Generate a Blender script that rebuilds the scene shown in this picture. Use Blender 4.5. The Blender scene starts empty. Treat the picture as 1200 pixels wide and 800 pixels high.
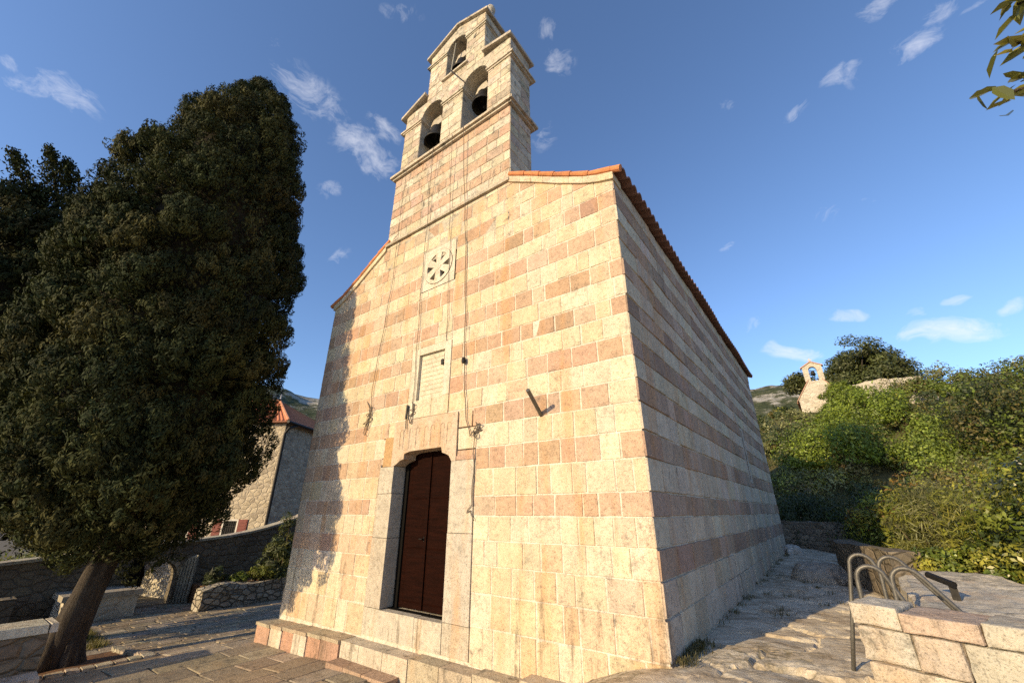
import bpy, bmesh, math, random
import numpy as np
from mathutils import Vector, Matrix
random.seed(7); rng = np.random.default_rng(7)
C = bpy.context.scene.collection
R = math.radians

# ------------------------------------------------------------------ noise
def _hash(ix, iy, iz):
    h = (ix*374761393 + iy*668265263 + iz*2147483647 + 1013904223) & 0xffffffff
    h = ((h ^ (h >> 13))*1274126177) & 0xffffffff
    return ((h ^ (h >> 16)) & 0xffff)/65535.0
def vnoise(x, y, z=0.0):
    x, y, z = np.broadcast_arrays(np.asarray(x, float), np.asarray(y, float), np.asarray(z, float))
    ix, iy, iz = [np.floor(a).astype(np.int64) for a in (x, y, z)]
    fx, fy, fz = x-ix, y-iy, z-iz
    fx, fy, fz = [f*f*(3-2*f) for f in (fx, fy, fz)]
    r = 0
    for a in (0, 1):
        for b in (0, 1):
            for c in (0, 1):
                w = (fx if a else 1-fx)*(fy if b else 1-fy)*(fz if c else 1-fz)
                r = r + w*_hash(ix+a, iy+b, iz+c)
    return r*2-1
def fbm(x, y, z=0.0, o=4, g=.5):
    r = 0; a = 1.; s = 0.
    for i in range(o):
        k = 2.03**i
        r = r + a*vnoise(np.asarray(x)*k+17.3*i, np.asarray(y)*k-9.1*i, np.asarray(z)*k+3.7*i); s += a; a *= g
    return r/s
def sstep(a, b, x):
    t = np.clip((np.asarray(x, float)-a)/(b-a), 0, 1); return t*t*(3-2*t)

# ------------------------------------------------------------------ node materials
def new_mat(name):
    m = bpy.data.materials.new(name); m.use_nodes = True
    nt = m.node_tree; nt.nodes.clear()
    return m, nt
def N(nt, t, **kw):
    n = nt.nodes.new(t)
    ins = kw.pop('ins', {})
    for k, v in kw.items(): setattr(n, k, v)
    for k, v in ins.items():
        s = n.inputs[k]
        if hasattr(v, 'bl_idname') or isinstance(v, bpy.types.NodeSocket): nt.links.new(v, s)
        else: s.default_value = v
    return n
def math_(nt, op, a, b=0.0, c=None, clamp=False):
    n = N(nt, 'ShaderNodeMath', operation=op, use_clamp=clamp)
    for i, v in enumerate((a, b, c)):
        if v is None: continue
        if isinstance(v, bpy.types.NodeSocket): nt.links.new(v, n.inputs[i])
        else: n.inputs[i].default_value = v
    return n.outputs[0]
def mix(nt, f, a, b, mode='MIX'):
    n = N(nt, 'ShaderNodeMix', data_type='RGBA', blend_type=mode)
    for s, v in ((n.inputs[0], f), (n.inputs[6], a), (n.inputs[7], b)):
        if isinstance(v, bpy.types.NodeSocket): nt.links.new(v, s)
        elif isinstance(v, (int, float)): s.default_value = v
        else: s.default_value = (*v, 1)
    return n.outputs[2]
def ramp(nt, fac, pts):
    n = N(nt, 'ShaderNodeValToRGB'); e = n.color_ramp.elements
    while len(e) < len(pts): e.new(.5)
    for i, (p, c) in enumerate(pts):
        e[i].position = p; e[i].color = (c, c, c, 1) if isinstance(c, (int, float)) else (*c, 1)
    nt.links.new(fac, n.inputs[0]); return n.outputs[0]
def obj_co(nt, scale=(1, 1, 1)):
    g = N(nt, 'ShaderNodeNewGeometry')
    m = N(nt, 'ShaderNodeMapping', ins={'Vector': g.outputs['Position'], 'Scale': scale}); return m.outputs[0]
def noise(nt, co, s, d=4, rough=.55, dist=0.):
    n = N(nt, 'ShaderNodeTexNoise', ins={'Vector': co, 'Scale': s, 'Detail': d, 'Roughness': rough, 'Distortion': dist}); return n.outputs['Fac']
def finish(m, nt, col, rough=.85, height=None, bump=.3, dist=.02, spec=.3, metal=0.):
    b = N(nt, 'ShaderNodeBsdfPrincipled', ins={'Metallic': metal, 'Specular IOR Level': spec})
    for k, v in (('Base Color', col), ('Roughness', rough)):
        if isinstance(v, bpy.types.NodeSocket): nt.links.new(v, b.inputs[k])
        else: b.inputs[k].default_value = (*v, 1) if isinstance(v, tuple) else v
    if height is not None:
        bp = N(nt, 'ShaderNodeBump', ins={'Strength': bump, 'Distance': dist, 'Height': height}); nt.links.new(bp.outputs[0], b.inputs['Normal'])
    o = N(nt, 'ShaderNodeOutputMaterial'); nt.links.new(b.outputs[0], o.inputs[0]); return m

def stone_mat(name, lichen=.3, orange=.3, bump=.5, pit=1., more=0.):
    """masonry: per-block colour attribute, veins, pits, rust streaks, grey lichen"""
    m, nt = new_mat(name)
    co = obj_co(nt)
    c = N(nt, 'ShaderNodeVertexColor', layer_name='Col').outputs[0]
    n1 = noise(nt, co, 2.2, 6, .65); n2 = noise(nt, co, 14, 6, .7); n3 = noise(nt, co, 70, 3, .6)
    c = mix(nt, 1., c, ramp(nt, n1, [(.25, .80), (.5, 1.0), (.75, 1.12)]), 'MULTIPLY')
    c = mix(nt, .8, c, ramp(nt, n2, [(.30, .50), (.44, .92), (.65, 1.10)]), 'MULTIPLY')
    v = N(nt, 'ShaderNodeTexVoronoi', feature='DISTANCE_TO_EDGE', ins={'Vector': mix(nt, .12, co, N(nt, 'ShaderNodeTexNoise', ins={'Vector': co, 'Scale': 9.}).outputs['Color'], 'ADD'), 'Scale': 9.}).outputs['Distance']
    vein = math_(nt, 'MULTIPLY', ramp(nt, v, [(.0, 1.), (.035, 0.)]), ramp(nt, noise(nt, co, 3.1, 3), [(.5, 0.), (.62, .55)]))
    c = mix(nt, vein, c, mix(nt, .65, c, (.20, .13, .08)))
    st = noise(nt, obj_co(nt, (2.6, 2.6, .45)), 1., 5, .6)
    og = math_(nt, 'MULTIPLY', ramp(nt, st, [(.52, 0.), (.68, orange)]), ramp(nt, n2, [(.3, .4), (.6, 1.)]))
    c = mix(nt, og, c, (.52, .25, .07))
    lk = noise(nt, co, 5.5, 8, .78, .4); lb = noise(nt, co, .75, 3)
    lf = math_(nt, 'MULTIPLY', ramp(nt, lk, [(.53-more*.3, 0.), (.64-more*.2, 1.)]), ramp(nt, lb, [(.42-more, 0.), (.62-more*.6, lichen)]))
    c = mix(nt, lf, c, (.10, .095, .08))
    # dark rain streaks of algae low on the walls
    zz = N(nt, 'ShaderNodeSeparateXYZ', ins={0: co}).outputs[2]
    stk = math_(nt, 'MULTIPLY', ramp(nt, noise(nt, obj_co(nt, (5., 5., .5)), 1., 5, .7), [(.55, 0.), (.66, .75)]), math_(nt, 'SUBTRACT', -.35, zz, clamp=True))
    c = mix(nt, math_(nt, 'MULTIPLY', stk, ramp(nt, lk, [(.38, 0.), (.52, 1.)])), c, (.11, .085, .055))
    sp = ramp(nt, n3, [(.32, .40), (.46, 1.)])
    c = mix(nt, .8, c, sp, 'MULTIPLY')
    h = math_(nt, 'ADD', math_(nt, 'MULTIPLY', n2, .8), math_(nt, 'MULTIPLY', n3, .35*pit))
    h = math_(nt, 'SUBTRACT', h, math_(nt, 'MULTIPLY', vein, .3))
    return finish(m, nt, c, .9, h, bump, .02, .2)

def rubble_mat(name, cols, scale=4., mortar=(.45, .40, .32), edge=.06, zs=1.5, bump=.8, dist=.04, lichen=.3):
    m, nt = new_mat(name)
    co = obj_co(nt, (1, 1, zs))
    w = N(nt, 'ShaderNodeTexNoise', ins={'Vector': co, 'Scale': 2.5, 'Detail': 3.}).outputs['Color']
    cw = mix(nt, .14, co, w, 'ADD')
    v1 = N(nt, 'ShaderNodeTexVoronoi', ins={'Vector': cw, 'Scale': scale, 'Randomness': .85})
    v2 = N(nt, 'ShaderNodeTexVoronoi', feature='DISTANCE_TO_EDGE', ins={'Vector': cw, 'Scale': scale, 'Randomness': .85})
    rr = N(nt, 'ShaderNodeSeparateColor', ins={'Color': v1.outputs['Color']}).outputs[0]
    c = ramp(nt, rr, [(i/(len(cols)-1), k) for i, k in enumerate(cols)])
    n2 = noise(nt, co, 11, 6, .7); n1 = noise(nt, co, 1.1, 4)
    c = mix(nt, .9, c, ramp(nt, n2, [(.28, .6), (.5, 1.), (.7, 1.15)]), 'MULTIPLY')
    c = mix(nt, ramp(nt, v2.outputs['Distance'], [(0., 1.), (edge, 0.)]), c, mortar)
    c = mix(nt, math_(nt, 'MULTIPLY', ramp(nt, noise(nt, co, 4, 7, .75), [(.5, 0.), (.62, 1.)]), ramp(nt, n1, [(.4, 0.), (.6, lichen)])), c, (.10, .095, .075))
    h = math_(nt, 'ADD', ramp(nt, v2.outputs['Distance'], [(0., 0.), (edge*2.2, 1.)]), math_(nt, 'MULTIPLY', n2, .5))
    return finish(m, nt, c, .92, h, bump, dist, .2)

def plain_mat(name, col, var=.25, scale=6., rough=.8, bump=.2, dist=.01, metal=0., spec=.3, attr=False, col2=None, sc=(1, 1, 1)):
    m, nt = new_mat(name); co = obj_co(nt, sc)
    n = noise(nt, co, scale, 6, .65); n2 = noise(nt, co, scale*7, 4, .6)
    base = N(nt, 'ShaderNodeVertexColor', layer_name='Col').outputs[0] if attr else None
    if base is None:
        base = mix(nt, ramp(nt, n, [(.35, 0.), (.65, 1.)]), col, col2 or tuple(k*(1-var) for k in col))
    c = mix(nt, 1., base, ramp(nt, n2, [(.25, 1-var), (.6, 1+var*.3)]), 'MULTIPLY')
    if attr: c = mix(nt, 1., c, ramp(nt, n, [(.25, 1-var), (.7, 1+var*.4)]), 'MULTIPLY')
    return finish(m, nt, c, rough, math_(nt, 'ADD', n, math_(nt, 'MULTIPLY', n2, .5)), bump, dist, spec, metal)

def leaf_mat(name, trans=.25, rough=.55, spec=.35):
    m, nt = new_mat(name)
    c = N(nt, 'ShaderNodeVertexColor', layer_name='Col').outputs[0]
    b = N(nt, 'ShaderNodeBsdfPrincipled', ins={'Base Color': c, 'Roughness': rough, 'Specular IOR Level': spec})
    t = N(nt, 'ShaderNodeBsdfTranslucent', ins={'Color': mix(nt, 1., c, (1.25, 1.2, .6), 'MULTIPLY')})
    x = N(nt, 'ShaderNodeMixShader', ins={0: trans, 1: b.outputs[0], 2: t.outputs[0]})
    o = N(nt, 'ShaderNodeOutputMaterial'); nt.links.new(x.outputs[0], o.inputs[0]); return m

M = {}
M['stone'] = stone_mat('banded_limestone', .6, .45, .7)
M['tower'] = stone_mat('weathered_tower_stone', 1., .22, .9, 1., .07)
M['frame_stone'] = stone_mat('carved_frame_stone', .35, .5, .7, 1.4)
M['plinth'] = stone_mat('rough_plinth_stone', .8, .25, 1.)
M['pave'] = stone_mat('worn_paving_stone', .9, .15, .9)
M['parapet'] = stone_mat('rough_parapet_stone', .8, .3, 1., 1., .07)
M['house'] = rubble_mat('house_rubble', [(.40, .33, .225), (.50, .42, .30), (.31, .255, .185), (.55, .46, .32)], 3.2, (.44, .37, .27), .07, 1.5)
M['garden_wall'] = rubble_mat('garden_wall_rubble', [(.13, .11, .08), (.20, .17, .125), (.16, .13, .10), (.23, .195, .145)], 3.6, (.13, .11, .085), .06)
M['dry_wall'] = rubble_mat('dry_stone', [(.36, .32, .25), (.50, .45, .36), (.30, .26, .2), (.45, .38, .3)], 4.2, (.10, .09, .07), .05, 1.6, 1., .07)
M['far_wall'] = rubble_mat('far_wall_rubble', [(.46, .41, .32), (.56, .50, .40), (.40, .35, .27)], 2.2, (.5, .45, .36), .05)
M['tile'] = plain_mat('clay_tile', (.50, .17, .07), .3, 5., .8, .3, .01, attr=True)
M['wood'] = plain_mat('dark_varnished_wood', (.015, .0036, .0016), .5, 3., .7, .2, .004, sc=(1, 1, 8), spec=.04)
M['dark_wood'] = plain_mat('dark_door_frame', (.006, .005, .004), .4, 4., .8, spec=.08)
M['grey_wood'] = plain_mat('weathered_sunlit_wood', (.36, .34, .28), .4, 5., .85, .3, .006, sc=(1, 1, .3))  # weathered grey, lightened to paint sunlight on a gate leaf left in shade
M['shutter'] = plain_mat('red_brown_shutter_paint', (.20, .045, .03), .3, 6., .6)
M['white'] = plain_mat('window_reveal_paint', (.62, .57, .48), .15, 6., .7)
M['iron'] = plain_mat('dark_iron', (.035, .032, .03), .4, 20., .55, .2, .002, .6)
M['steel'] = plain_mat('weathered_grey_rail_paint', (.16, .15, .13), .35, 14., .5, .15, .002, .5)
M['bronze'] = plain_mat('dark_bell_bronze', (.045, .042, .036), .4, 8., .5, .2, .003, .7)
M['rope'] = plain_mat('grey_rope', (.16, .13, .10), .3, 30., .9)
M['void'] = plain_mat('dark_interior', (.012, .011, .010), .2, 5., .9)
M['black'] = plain_mat('black_plastic', (.015, .015, .015), .2, 5., .5)
M['bark'] = plain_mat('cypress_bark', (.040, .030, .023), .55, 5., .95, 1., .05, sc=(3, 3, .5), col2=(.085, .068, .05))
M['twig'] = plain_mat('dry_twig', (.16, .12, .075), .4, 9., .9)
M['soil'] = plain_mat('red_brown_soil', (.20, .10, .045), .45, 6., .95, .8, .03)
M['leaf'] = leaf_mat('broadleaf', .28, .5, .4)
M['glossy_leaf'] = leaf_mat('glossy_leaf', .2, .35, .5)
M['cypress'] = leaf_mat('cypress_scale_foliage', .10, .8, .15)

# ------------------------------------------------------------------ mesh builder
class MB:
    def __init__(s): s.v = []; s.f = []; s.c = []
    def face(s, pts, col=(.5, .5, .5)):
        i = len(s.v); s.v += [tuple(p) for p in pts]; s.f.append(tuple(range(i, i+len(pts)))); s.c.append(col)
    def hull(s, bot, top, col):
        """prism between two same-length rings (bot and top as 3d points), outward if ring is ccw seen from top"""
        n = len(bot); i = len(s.v); s.v += [tuple(p) for p in bot]+[tuple(p) for p in top]
        s.f.append(tuple(i+k for k in reversed(range(n)))); s.c.append(col)
        s.f.append(tuple(i+n+k for k in range(n))); s.c.append(col)
        for k in range(n):
            j = (k+1) % n; s.f.append((i+k, i+j, i+n+j, i+n+k)); s.c.append(col)
    def box(s, x0, x1, y0, y1, z0, z1, col=(.5, .5, .5)):
        s.hull([(x0, y0, z0), (x1, y0, z0), (x1, y1, z0), (x0, y1, z0)], [(x0, y0, z1), (x1, y0, z1), (x1, y1, z1), (x0, y1, z1)], col)
    def prism_y(s, poly, y0, y1, col=(.5, .5, .5)):
        """polygon in x,z (ccw seen from -y) extruded y0..y1"""
        s.hull([(x, y1, z) for x, z in poly], [(x, y0, z) for x, z in poly], col)
    def prism_x(s, poly, x0, x1, col=(.5, .5, .5)):
        """polygon in y,z (ccw seen from +x)"""
        s.hull([(x0, y, z) for y, z in poly], [(x1, y, z) for y, z in poly], col)
    def prism_z(s, poly, z0, z1, col=(.5, .5, .5)):
        s.hull([(x, y, z0) for x, y in poly], [(x, y, z1) for x, y in poly], col)
    def tube(s, pts, rad, seg=8, col=(.5, .5, .5), noise_amp=0., caps=True):
        pts = [Vector(p) for p in pts]; n = len(pts)
        rad = [rad]*n if not hasattr(rad, '__len__') else rad
        base = len(s.v); a = None
        for i, p in enumerate(pts):
            d = (pts[min(i+1, n-1)]-pts[max(i-1, 0)]).normalized()
            if a is None:
                a = d.orthogonal().normalized()
            else:
                a = (a-d*a.dot(d)); a = a.normalized() if a.length > 1e-6 else d.orthogonal().normalized()
            b = d.cross(a)
            for k in range(seg):
                t = 2*math.pi*k/seg; q = a*math.cos(t)+b*math.sin(t)
                r = rad[i]
                if noise_amp: r *= 1+noise_amp*float(fbm(math.cos(t)*1.6+p.x*.3, math.sin(t)*1.6+p.y*.3, p.z*1.1, 3))
                s.v.append(tuple(p+q*r))
        for i in range(n-1):
            for k in range(seg):
                j = (k+1) % seg
                s.f.append((base+i*seg+k, base+i*seg+j, base+(i+1)*seg+j, base+(i+1)*seg+k)); s.c.append(col)
        if caps:
            s.f.append(tuple(base+k for k in reversed(range(seg)))); s.c.append(col)
            s.f.append(tuple(base+(n-1)*seg+k for k in range(seg))); s.c.append(col)
    def lathe(s, prof, c, seg=20, col=(.5, .5, .5)):
        base = len(s.v); n = len(prof)
        for r, z in prof:
            for k in range(seg):
                t = 2*math.pi*k/seg; s.v.append((c[0]+r*math.cos(t), c[1]+r*math.sin(t), c[2]+z))
        for i in range(n-1):
            for k in range(seg):
                j = (k+1) % seg; s.f.append((base+i*seg+k, base+i*seg+j, base+(i+1)*seg+j, base+(i+1)*seg+k)); s.c.append(col)
    def build(s, name, mat, parent=None, smooth=False, fix=True, weld=False):
        me = bpy.data.meshes.new(name); me.from_pydata(s.v, [], s.f)
        a = me.color_attributes.new('Col', 'FLOAT_COLOR', 'CORNER')
        L = np.array([len(f) for f in s.f]); cc = np.repeat(np.array([(*c[:3], 1.) for c in s.c]), L, axis=0)
        a.data.foreach_set('color', cc.astype(np.float32).ravel())
        if fix or weld:
            bm = bmesh.new(); bm.from_mesh(me)
            if weld: bmesh.ops.remove_doubles(bm, verts=bm.verts, dist=1e-4)
            bmesh.ops.recalc_face_normals(bm, faces=bm.faces); bm.to_mesh(me); bm.free()
        me.materials.append(mat)
        if smooth: me.polygons.foreach_set('use_smooth', np.ones(len(me.polygons), bool))
        o = bpy.data.objects.new(name, me); C.objects.link(o); o.parent = parent
        return o

def quads_obj(name, V, cols, mat, parent=None):
    """V n,4,3 -> one mesh of n quads with a colour each"""
    n = len(V); me = bpy.data.meshes.new(name)
    me.vertices.add(n*4); me.vertices.foreach_set('co', V.reshape(-1).astype(np.float32))
    me.loops.add(n*4); me.loops.foreach_set('vertex_index', np.arange(n*4, dtype=np.int32))
    me.polygons.add(n); me.polygons.foreach_set('loop_start', np.arange(0, n*4, 4, dtype=np.int32))
    me.polygons.foreach_set('loop_total', np.full(n, 4, np.int32))
    me.update(calc_edges=True)
    a = me.color_attributes.new('Col', 'FLOAT_COLOR', 'CORNER')
    cc = np.ones((n, 4, 4), np.float32); cc[:, :, :3] = cols[:, None, :]
    a.data.foreach_set('color', cc.ravel())
    me.materials.append(mat)
    o = bpy.data.objects.new(name, me); C.objects.link(o); o.parent = parent; return o

def unit(a): return a/np.maximum(np.linalg.norm(a, axis=-1, keepdims=True), 1e-9)
def leaves(cent, nrm, size, aspect=.5, along=None, rnd=.6, g=rng):
    """rhombic leaves: centres n,3; nrm preferred normals; along: preferred long axis"""
    n = len(cent)
    nn = unit(nrm+rnd*g.normal(size=(n, 3)))
    t = g.normal(size=(n, 3)) if along is None else along+.5*g.normal(size=(n, 3))
    t = unit(t-nn*np.sum(t*nn, 1, keepdims=True)); b = np.cross(nn, t)
    s = (size*(.65+.7*g.random(n)))[:, None] if np.isscalar(size) else size[:, None]
    return np.stack([cent-t*s*.5, cent+b*s*aspect*.5+t*s*.08, cent+t*s*.5, cent-b*s*aspect*.5+t*s*.08], 1)
def palette(n, cols, g=rng, jit=.2):
    cols = np.array(cols); c = cols[g.integers(0, len(cols), n)]
    return np.clip(c*(1+jit*g.normal(size=(n, 1))), .004, .9)

def tag(o, label=None, cat=None, group=None, kind=None):
    if label: o['label'] = label
    if cat: o['category'] = cat
    if group: o['group'] = group
    if kind: o['kind'] = kind
    return o
def empty(name, loc=(0, 0, 0)):
    o = bpy.data.objects.new(name, None); C.objects.link(o); o.location = loc; o.empty_display_size = .2; return o
def settle(root):
    """children were built in world coordinates: shift them into the root's frame"""
    inv = Matrix.Translation(-Vector(root.location))
    def go(o):
        for ch in [c for c in C.objects if c.parent == o]:
            if ch.type == 'MESH': ch.data.transform(inv)
            go(ch)
    go(root)

# ------------------------------------------------------------------ terrain
def T(x, y):
    x = np.asarray(x, float); y = np.asarray(y, float)
    z = -1.45 - .72*sstep(.1, -2.4, x) - .12*sstep(-4., -7., x) - .28*sstep(-7.5, -11., x)
    z = z - .06*sstep(0., -6., y)*sstep(-2., 0, x)
    z = z + .16*sstep(2., 12., y)*sstep(2.2, .2, x)
    yy = np.maximum(y-17.5-.25*np.maximum(-x-8, 0), 0)
    hill = .47*yy*sstep(-2, 7, yy)
    hill = np.minimum(hill, 8.7+.02*yy)
    hill = hill*sstep(-60., -15., x) + .05*np.maximum(x-4.5, 0)*sstep(1, 6, y)*sstep(60, 30, y)
    hill = hill*sstep(150, 70, y)
    return z+hill
M['rock'] = None
def worley(x, y, sd=0.):
    ix, iy = np.floor(x).astype(np.int64), np.floor(y).astype(np.int64)
    d1 = np.full(x.shape, 9.); d2 = np.full(x.shape, 9.); idh = np.zeros(x.shape); ox = np.zeros(x.shape); oy = np.zeros(x.shape)
    for a in (-1, 0, 1):
        for b in (-1, 0, 1):
            px = ix+a+.1+.8*_hash(ix+a, iy+b, ix*0+11); py = iy+b+.1+.8*_hash(ix+a, iy+b, ix*0+23)
            d = np.hypot(x-px, y-py); h = _hash(ix+a, iy+b, ix*0+37)
            m = d < d1
            d2 = np.where(m, d1, np.minimum(d2, d)); idh = np.where(m, h, idh); ox = np.where(m, x-px, ox); oy = np.where(m, y-py, oy); d1 = np.where(m, d, d1)
    return d1, d2-d1, idh, ox, oy
def make_ground():
    def axis(segs):
        out = [segs[0][0]]
        for a, b, st in segs:
            n = max(1, int(round((b-a)/st))); out += list(np.linspace(a, b, n+1)[1:])
        return np.array(out)
    X = axis([(-1500, -100, 200), (-100, -20, 8), (-20, -1.2, .45), (-1.2, 3.6, .036), (3.6, 20, .7), (20, 100, 8), (100, 1500, 200)])
    Y = axis([(-1500, -60, 240), (-60, -8, 5), (-8, -1.5, .5), (-1.5, 5, .04), (5, 14, .09), (14, 60, 1.), (60, 160, 10), (160, 1500, 200)])
    gx, gy = np.meshgrid(X, Y)
    z = T(gx, gy)
    near = sstep(-.15, .25, gx)*sstep(4.5, 3.2, gx)*sstep(-3, -1.2, gy)*sstep(17, 13, gy)
    # bedrock: ledges running roughly across the slope, cracks, worn hollows
    u = gx*.93+gy*.37; w = -gx*.37+gy*.93
    wu = u+.25*fbm(u*.8, w*.8, 3.); ww = w+.30*fbm(u*.7, w*.9, 7.)
    st = fbm(wu*1.1, ww*3.4, 1., 5, .55)
    ledge = np.abs(fbm(wu*.9, ww*2.3, 5., 3))
    crack = np.clip(1-np.abs(fbm(wu*.75+4, ww*1.7, 9., 3))*13, 0, 1)
    _, ed, hid, ox, oy = worley(wu*1.05+.12*fbm(gx*3, gy*3, 1., 2), ww*1.35+.12*fbm(gx*3, gy*3, 4., 2))
    _, ed2, hid2, ox2, oy2 = worley(wu*2.1+5, ww*4.2+.15*fbm(gx*5, gy*5, 4., 2))
    h3 = (hid*7.13) % 1.0
    plate = .060*(hid-.5)+ox*.07*(h3-.5)+oy*.06*(((hid*3.7) % 1.)-.5) - .045*np.clip(1-ed/.06, 0, 1)
    flake = .014*(hid2-.5)*(hid > .35)+oy2*.015*(hid > .35) - .010*np.clip(1-ed2/.09, 0, 1)*(hid > .35)
    d = .016*st + plate + flake + .006*fbm(gx*9, gy*9, 2., 3) - .012*crack + .03
    edge = .35+.65*sstep(.05, .7, np.where(gx > 0, gx, -gx))
    z = z + near*d*edge
    z = z - .12*sstep(-8, -60, gy)
    nx, ny = len(X), len(Y)
    V = np.stack([gx, gy, z], -1).reshape(-1, 3)
    i = np.arange(nx*ny).reshape(ny, nx)
    F = np.stack([i[:-1, :-1], i[:-1, 1:], i[1:, 1:], i[1:, :-1]], -1).reshape(-1, 4)
    me = bpy.data.meshes.new('ground'); me.from_pydata(V.tolist(), [], F.tolist())
    m, nt = new_mat('bare_bedrock_and_earth'); co = obj_co(nt)
    cr = N(nt, 'ShaderNodeMapping', ins={'Vector': co, 'Rotation': (0, 0, R(-22)), 'Scale': (1., 1.7, 1.)}).outputs[0]
    n1 = noise(nt, cr, 1.6, 8, .68, .6); n2 = noise(nt, cr, 9, 7, .72, .4); n3 = noise(nt, co, .5, 4); n4 = noise(nt, co, 45, 4, .6)
    c = ramp(nt, n1, [(.30, (.20, .15, .10)), (.42, (.42, .34, .24)), (.55, (.56, .48, .36)), (.72, (.66, .59, .47))])
    c = mix(nt, .9, c, ramp(nt, n2, [(.28, .42), (.45, .9), (.65, 1.12)]), 'MULTIPLY')
    c = mix(nt, .6, c, ramp(nt, n4, [(.3, .6), (.5, 1.05)]), 'MULTIPLY')
    moss = math_(nt, 'MULTIPLY', ramp(nt, n3, [(.48, 0.), (.62, .7)]), ramp(nt, n2, [(.40, 1.), (.55, 0.)]))
    c = mix(nt, moss, c, (.10, .085, .035))
    sep = N(nt, 'ShaderNodeSeparateXYZ', ins={0: co})
    far = ramp(nt, math_(nt, 'MULTIPLY', sep.outputs[1], 1/40.), [(.38, 0.), (.45, 1.)])
    far2 = ramp(nt, math_(nt, 'MULTIPLY', sep.outputs[0], -1/40.), [(.06, 0.), (.1, 1.)])
    c = mix(nt, far, c, mix(nt, n1, (.05, .055, .02), (.13, .11, .05)))
    c = mix(nt, far2, c, mix(nt, n1, (.10, .085, .06), (.20, .17, .12)))
    h = math_(nt, 'ADD', math_(nt, 'MULTIPLY', n2, 1.), math_(nt, 'MULTIPLY', n4, .25))
    finish(m, nt, c, .93, h, .7, .03, .2); me.materials.append(m)
    o = bpy.data.objects.new('ground', me); C.objects.link(o); tag(o, kind='structure')
make_ground()

# ------------------------------------------------------------------ masonry blocks
CREAM = [(.60, .50, .345), (.62, .535, .39), (.56, .47, .325), (.60, .52, .38), (.57, .46, .305)]
RED = [(.50, .345, .235), (.47, .32, .215), (.52, .37, .26), (.50, .355, .25), (.54, .40, .285), (.45, .305, .205)]
CREAM_S = [(.57, .49, .375), (.59, .51, .395), (.55, .47, .355), (.53, .45, .335)]  # same stone as the facade, retoned to suit the side wall's shade
RED_S = [(.41, .295, .215), (.38, .265, .19), (.44, .33, .25), (.37, .28, .21)]  # facade reds darkened and greyed, painting the side wall's shade
BUFF = [(.58, .455, .30), (.56, .42, .275), (.60, .50, .35), (.55, .395, .26)]
MORTAR = (.64, .57, .46)
def jitc(c, a=.06):
    k = 1+random.gauss(0, a); return tuple(min(.75, max(.02, q*k*(1+random.gauss(0, .02)))) for q in c)
def clip_poly(p, n, d):
    """keep n.x<=d"""
    out = []
    for i in range(len(p)):
        a, b = p[i], p[(i+1) % len(p)]
        da, db = a[0]*n[0]+a[1]*n[1]-d, b[0]*n[0]+b[1]*n[1]-d
        if da <= 0: out.append(a)
        if (da < 0 < db) or (db < 0 < da):
            t = da/(da-db); out.append((a[0]+(b[0]-a[0])*t, a[1]+(b[1]-a[1])*t))
    return out
def inset(p, k):
    n = len(p); out = []
    for i in range(n):
        a, b, c = Vector(p[i-1]), Vector(p[i]), Vector(p[(i+1) % n])
        d1 = (b-a); d2 = (c-b)
        if d1.length < 1e-6 or d2.length < 1e-6: out.append(p[i]); continue
        d1.normalize(); d2.normalize()
        n1 = Vector((-d1.y, d1.x)); n2 = Vector((-d2.y, d2.x)); m = n1+n2
        den = 1+n1.dot(n2)
        if den < .3: den = .3
        q = b+m*(k/den); out.append((q.x, q.y))
    return out
def block(mb, fr, poly, col, joint=.008, depth=.012, cham=.008, jit=.005):
    """poly ccw in (u,v); fr maps (u,v,h) to 3d, h outward"""
    if len(poly) < 3: return
    xs = [p[0] for p in poly]; ys = [p[1] for p in poly]
    if max(xs)-min(xs) < .04 or max(ys)-min(ys) < .03: return
    poly = [(a+random.uniform(-jit, jit), b+random.uniform(-jit, jit)) for a, b in poly]
    o = inset(poly, joint); i = inset(o, cham)
    dh = depth*random.uniform(.5, 1.25); tu, tv = random.gauss(0, .010), random.gauss(0, .010)
    cu, cv = sum(xs)/len(xs), sum(ys)/len(ys)
    n = len(o); b = len(mb.v)
    mb.v += [fr(u, v, -.004) for u, v in o]+[fr(u, v, dh+tu*(u-cu)+tv*(v-cv)) for u, v in i]
    mb.f.append(tuple(b+n+k for k in range(n))); mb.c.append(col)
    for k in range(n):
        j = (k+1) % n; mb.f.append((b+k, b+j, b+n+j, b+n+k)); mb.c.append(col)
def rows_of_blocks(mb, fr, rows, u0, u1, colf, wr=(.26, .56), clips=(), holes=(), **kw):
    for r, (z0, z1) in enumerate(rows):
        cuts = sorted({u0, u1}|{h[i] for h in holes for i in (0, 1) if u0 < h[i] < u1 and h[2] < z1-.02 and h[3] > z0+.02})
        for a, b in zip(cuts[:-1], cuts[1:]):
            if b-a < .03: continue
            lo, hi = z0, z1; m = (a+b)/2; ok = True
            for h in holes:
                if h[0] < m < h[1] and h[2] < hi-.01 and h[3] > lo+.01:
                    if h[2] > lo+.06: hi = h[2]
                    elif h[3] < hi-.06: lo = h[3]
                    else: ok = False
            if not ok: continue
            u = a
            while u < b-1e-6:
                w = random.uniform(*wr)*(1.25 if random.random() < .15 else 1)
                e = u+w
                if b-e < wr[0]*.6: e = b
                p = [(u, lo), (e, lo), (e, hi), (u, hi)]
                for n, d in clips: p = clip_poly(p, n, d)
                block(mb, fr, p, colf(r, (u+e)/2, (lo+hi)/2), **kw)
                u = e

# ------------------------------------------------------------------ the church
XL, XR, LEN = -7.76, 0., 13.3
RIDGE = -3.885
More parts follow.
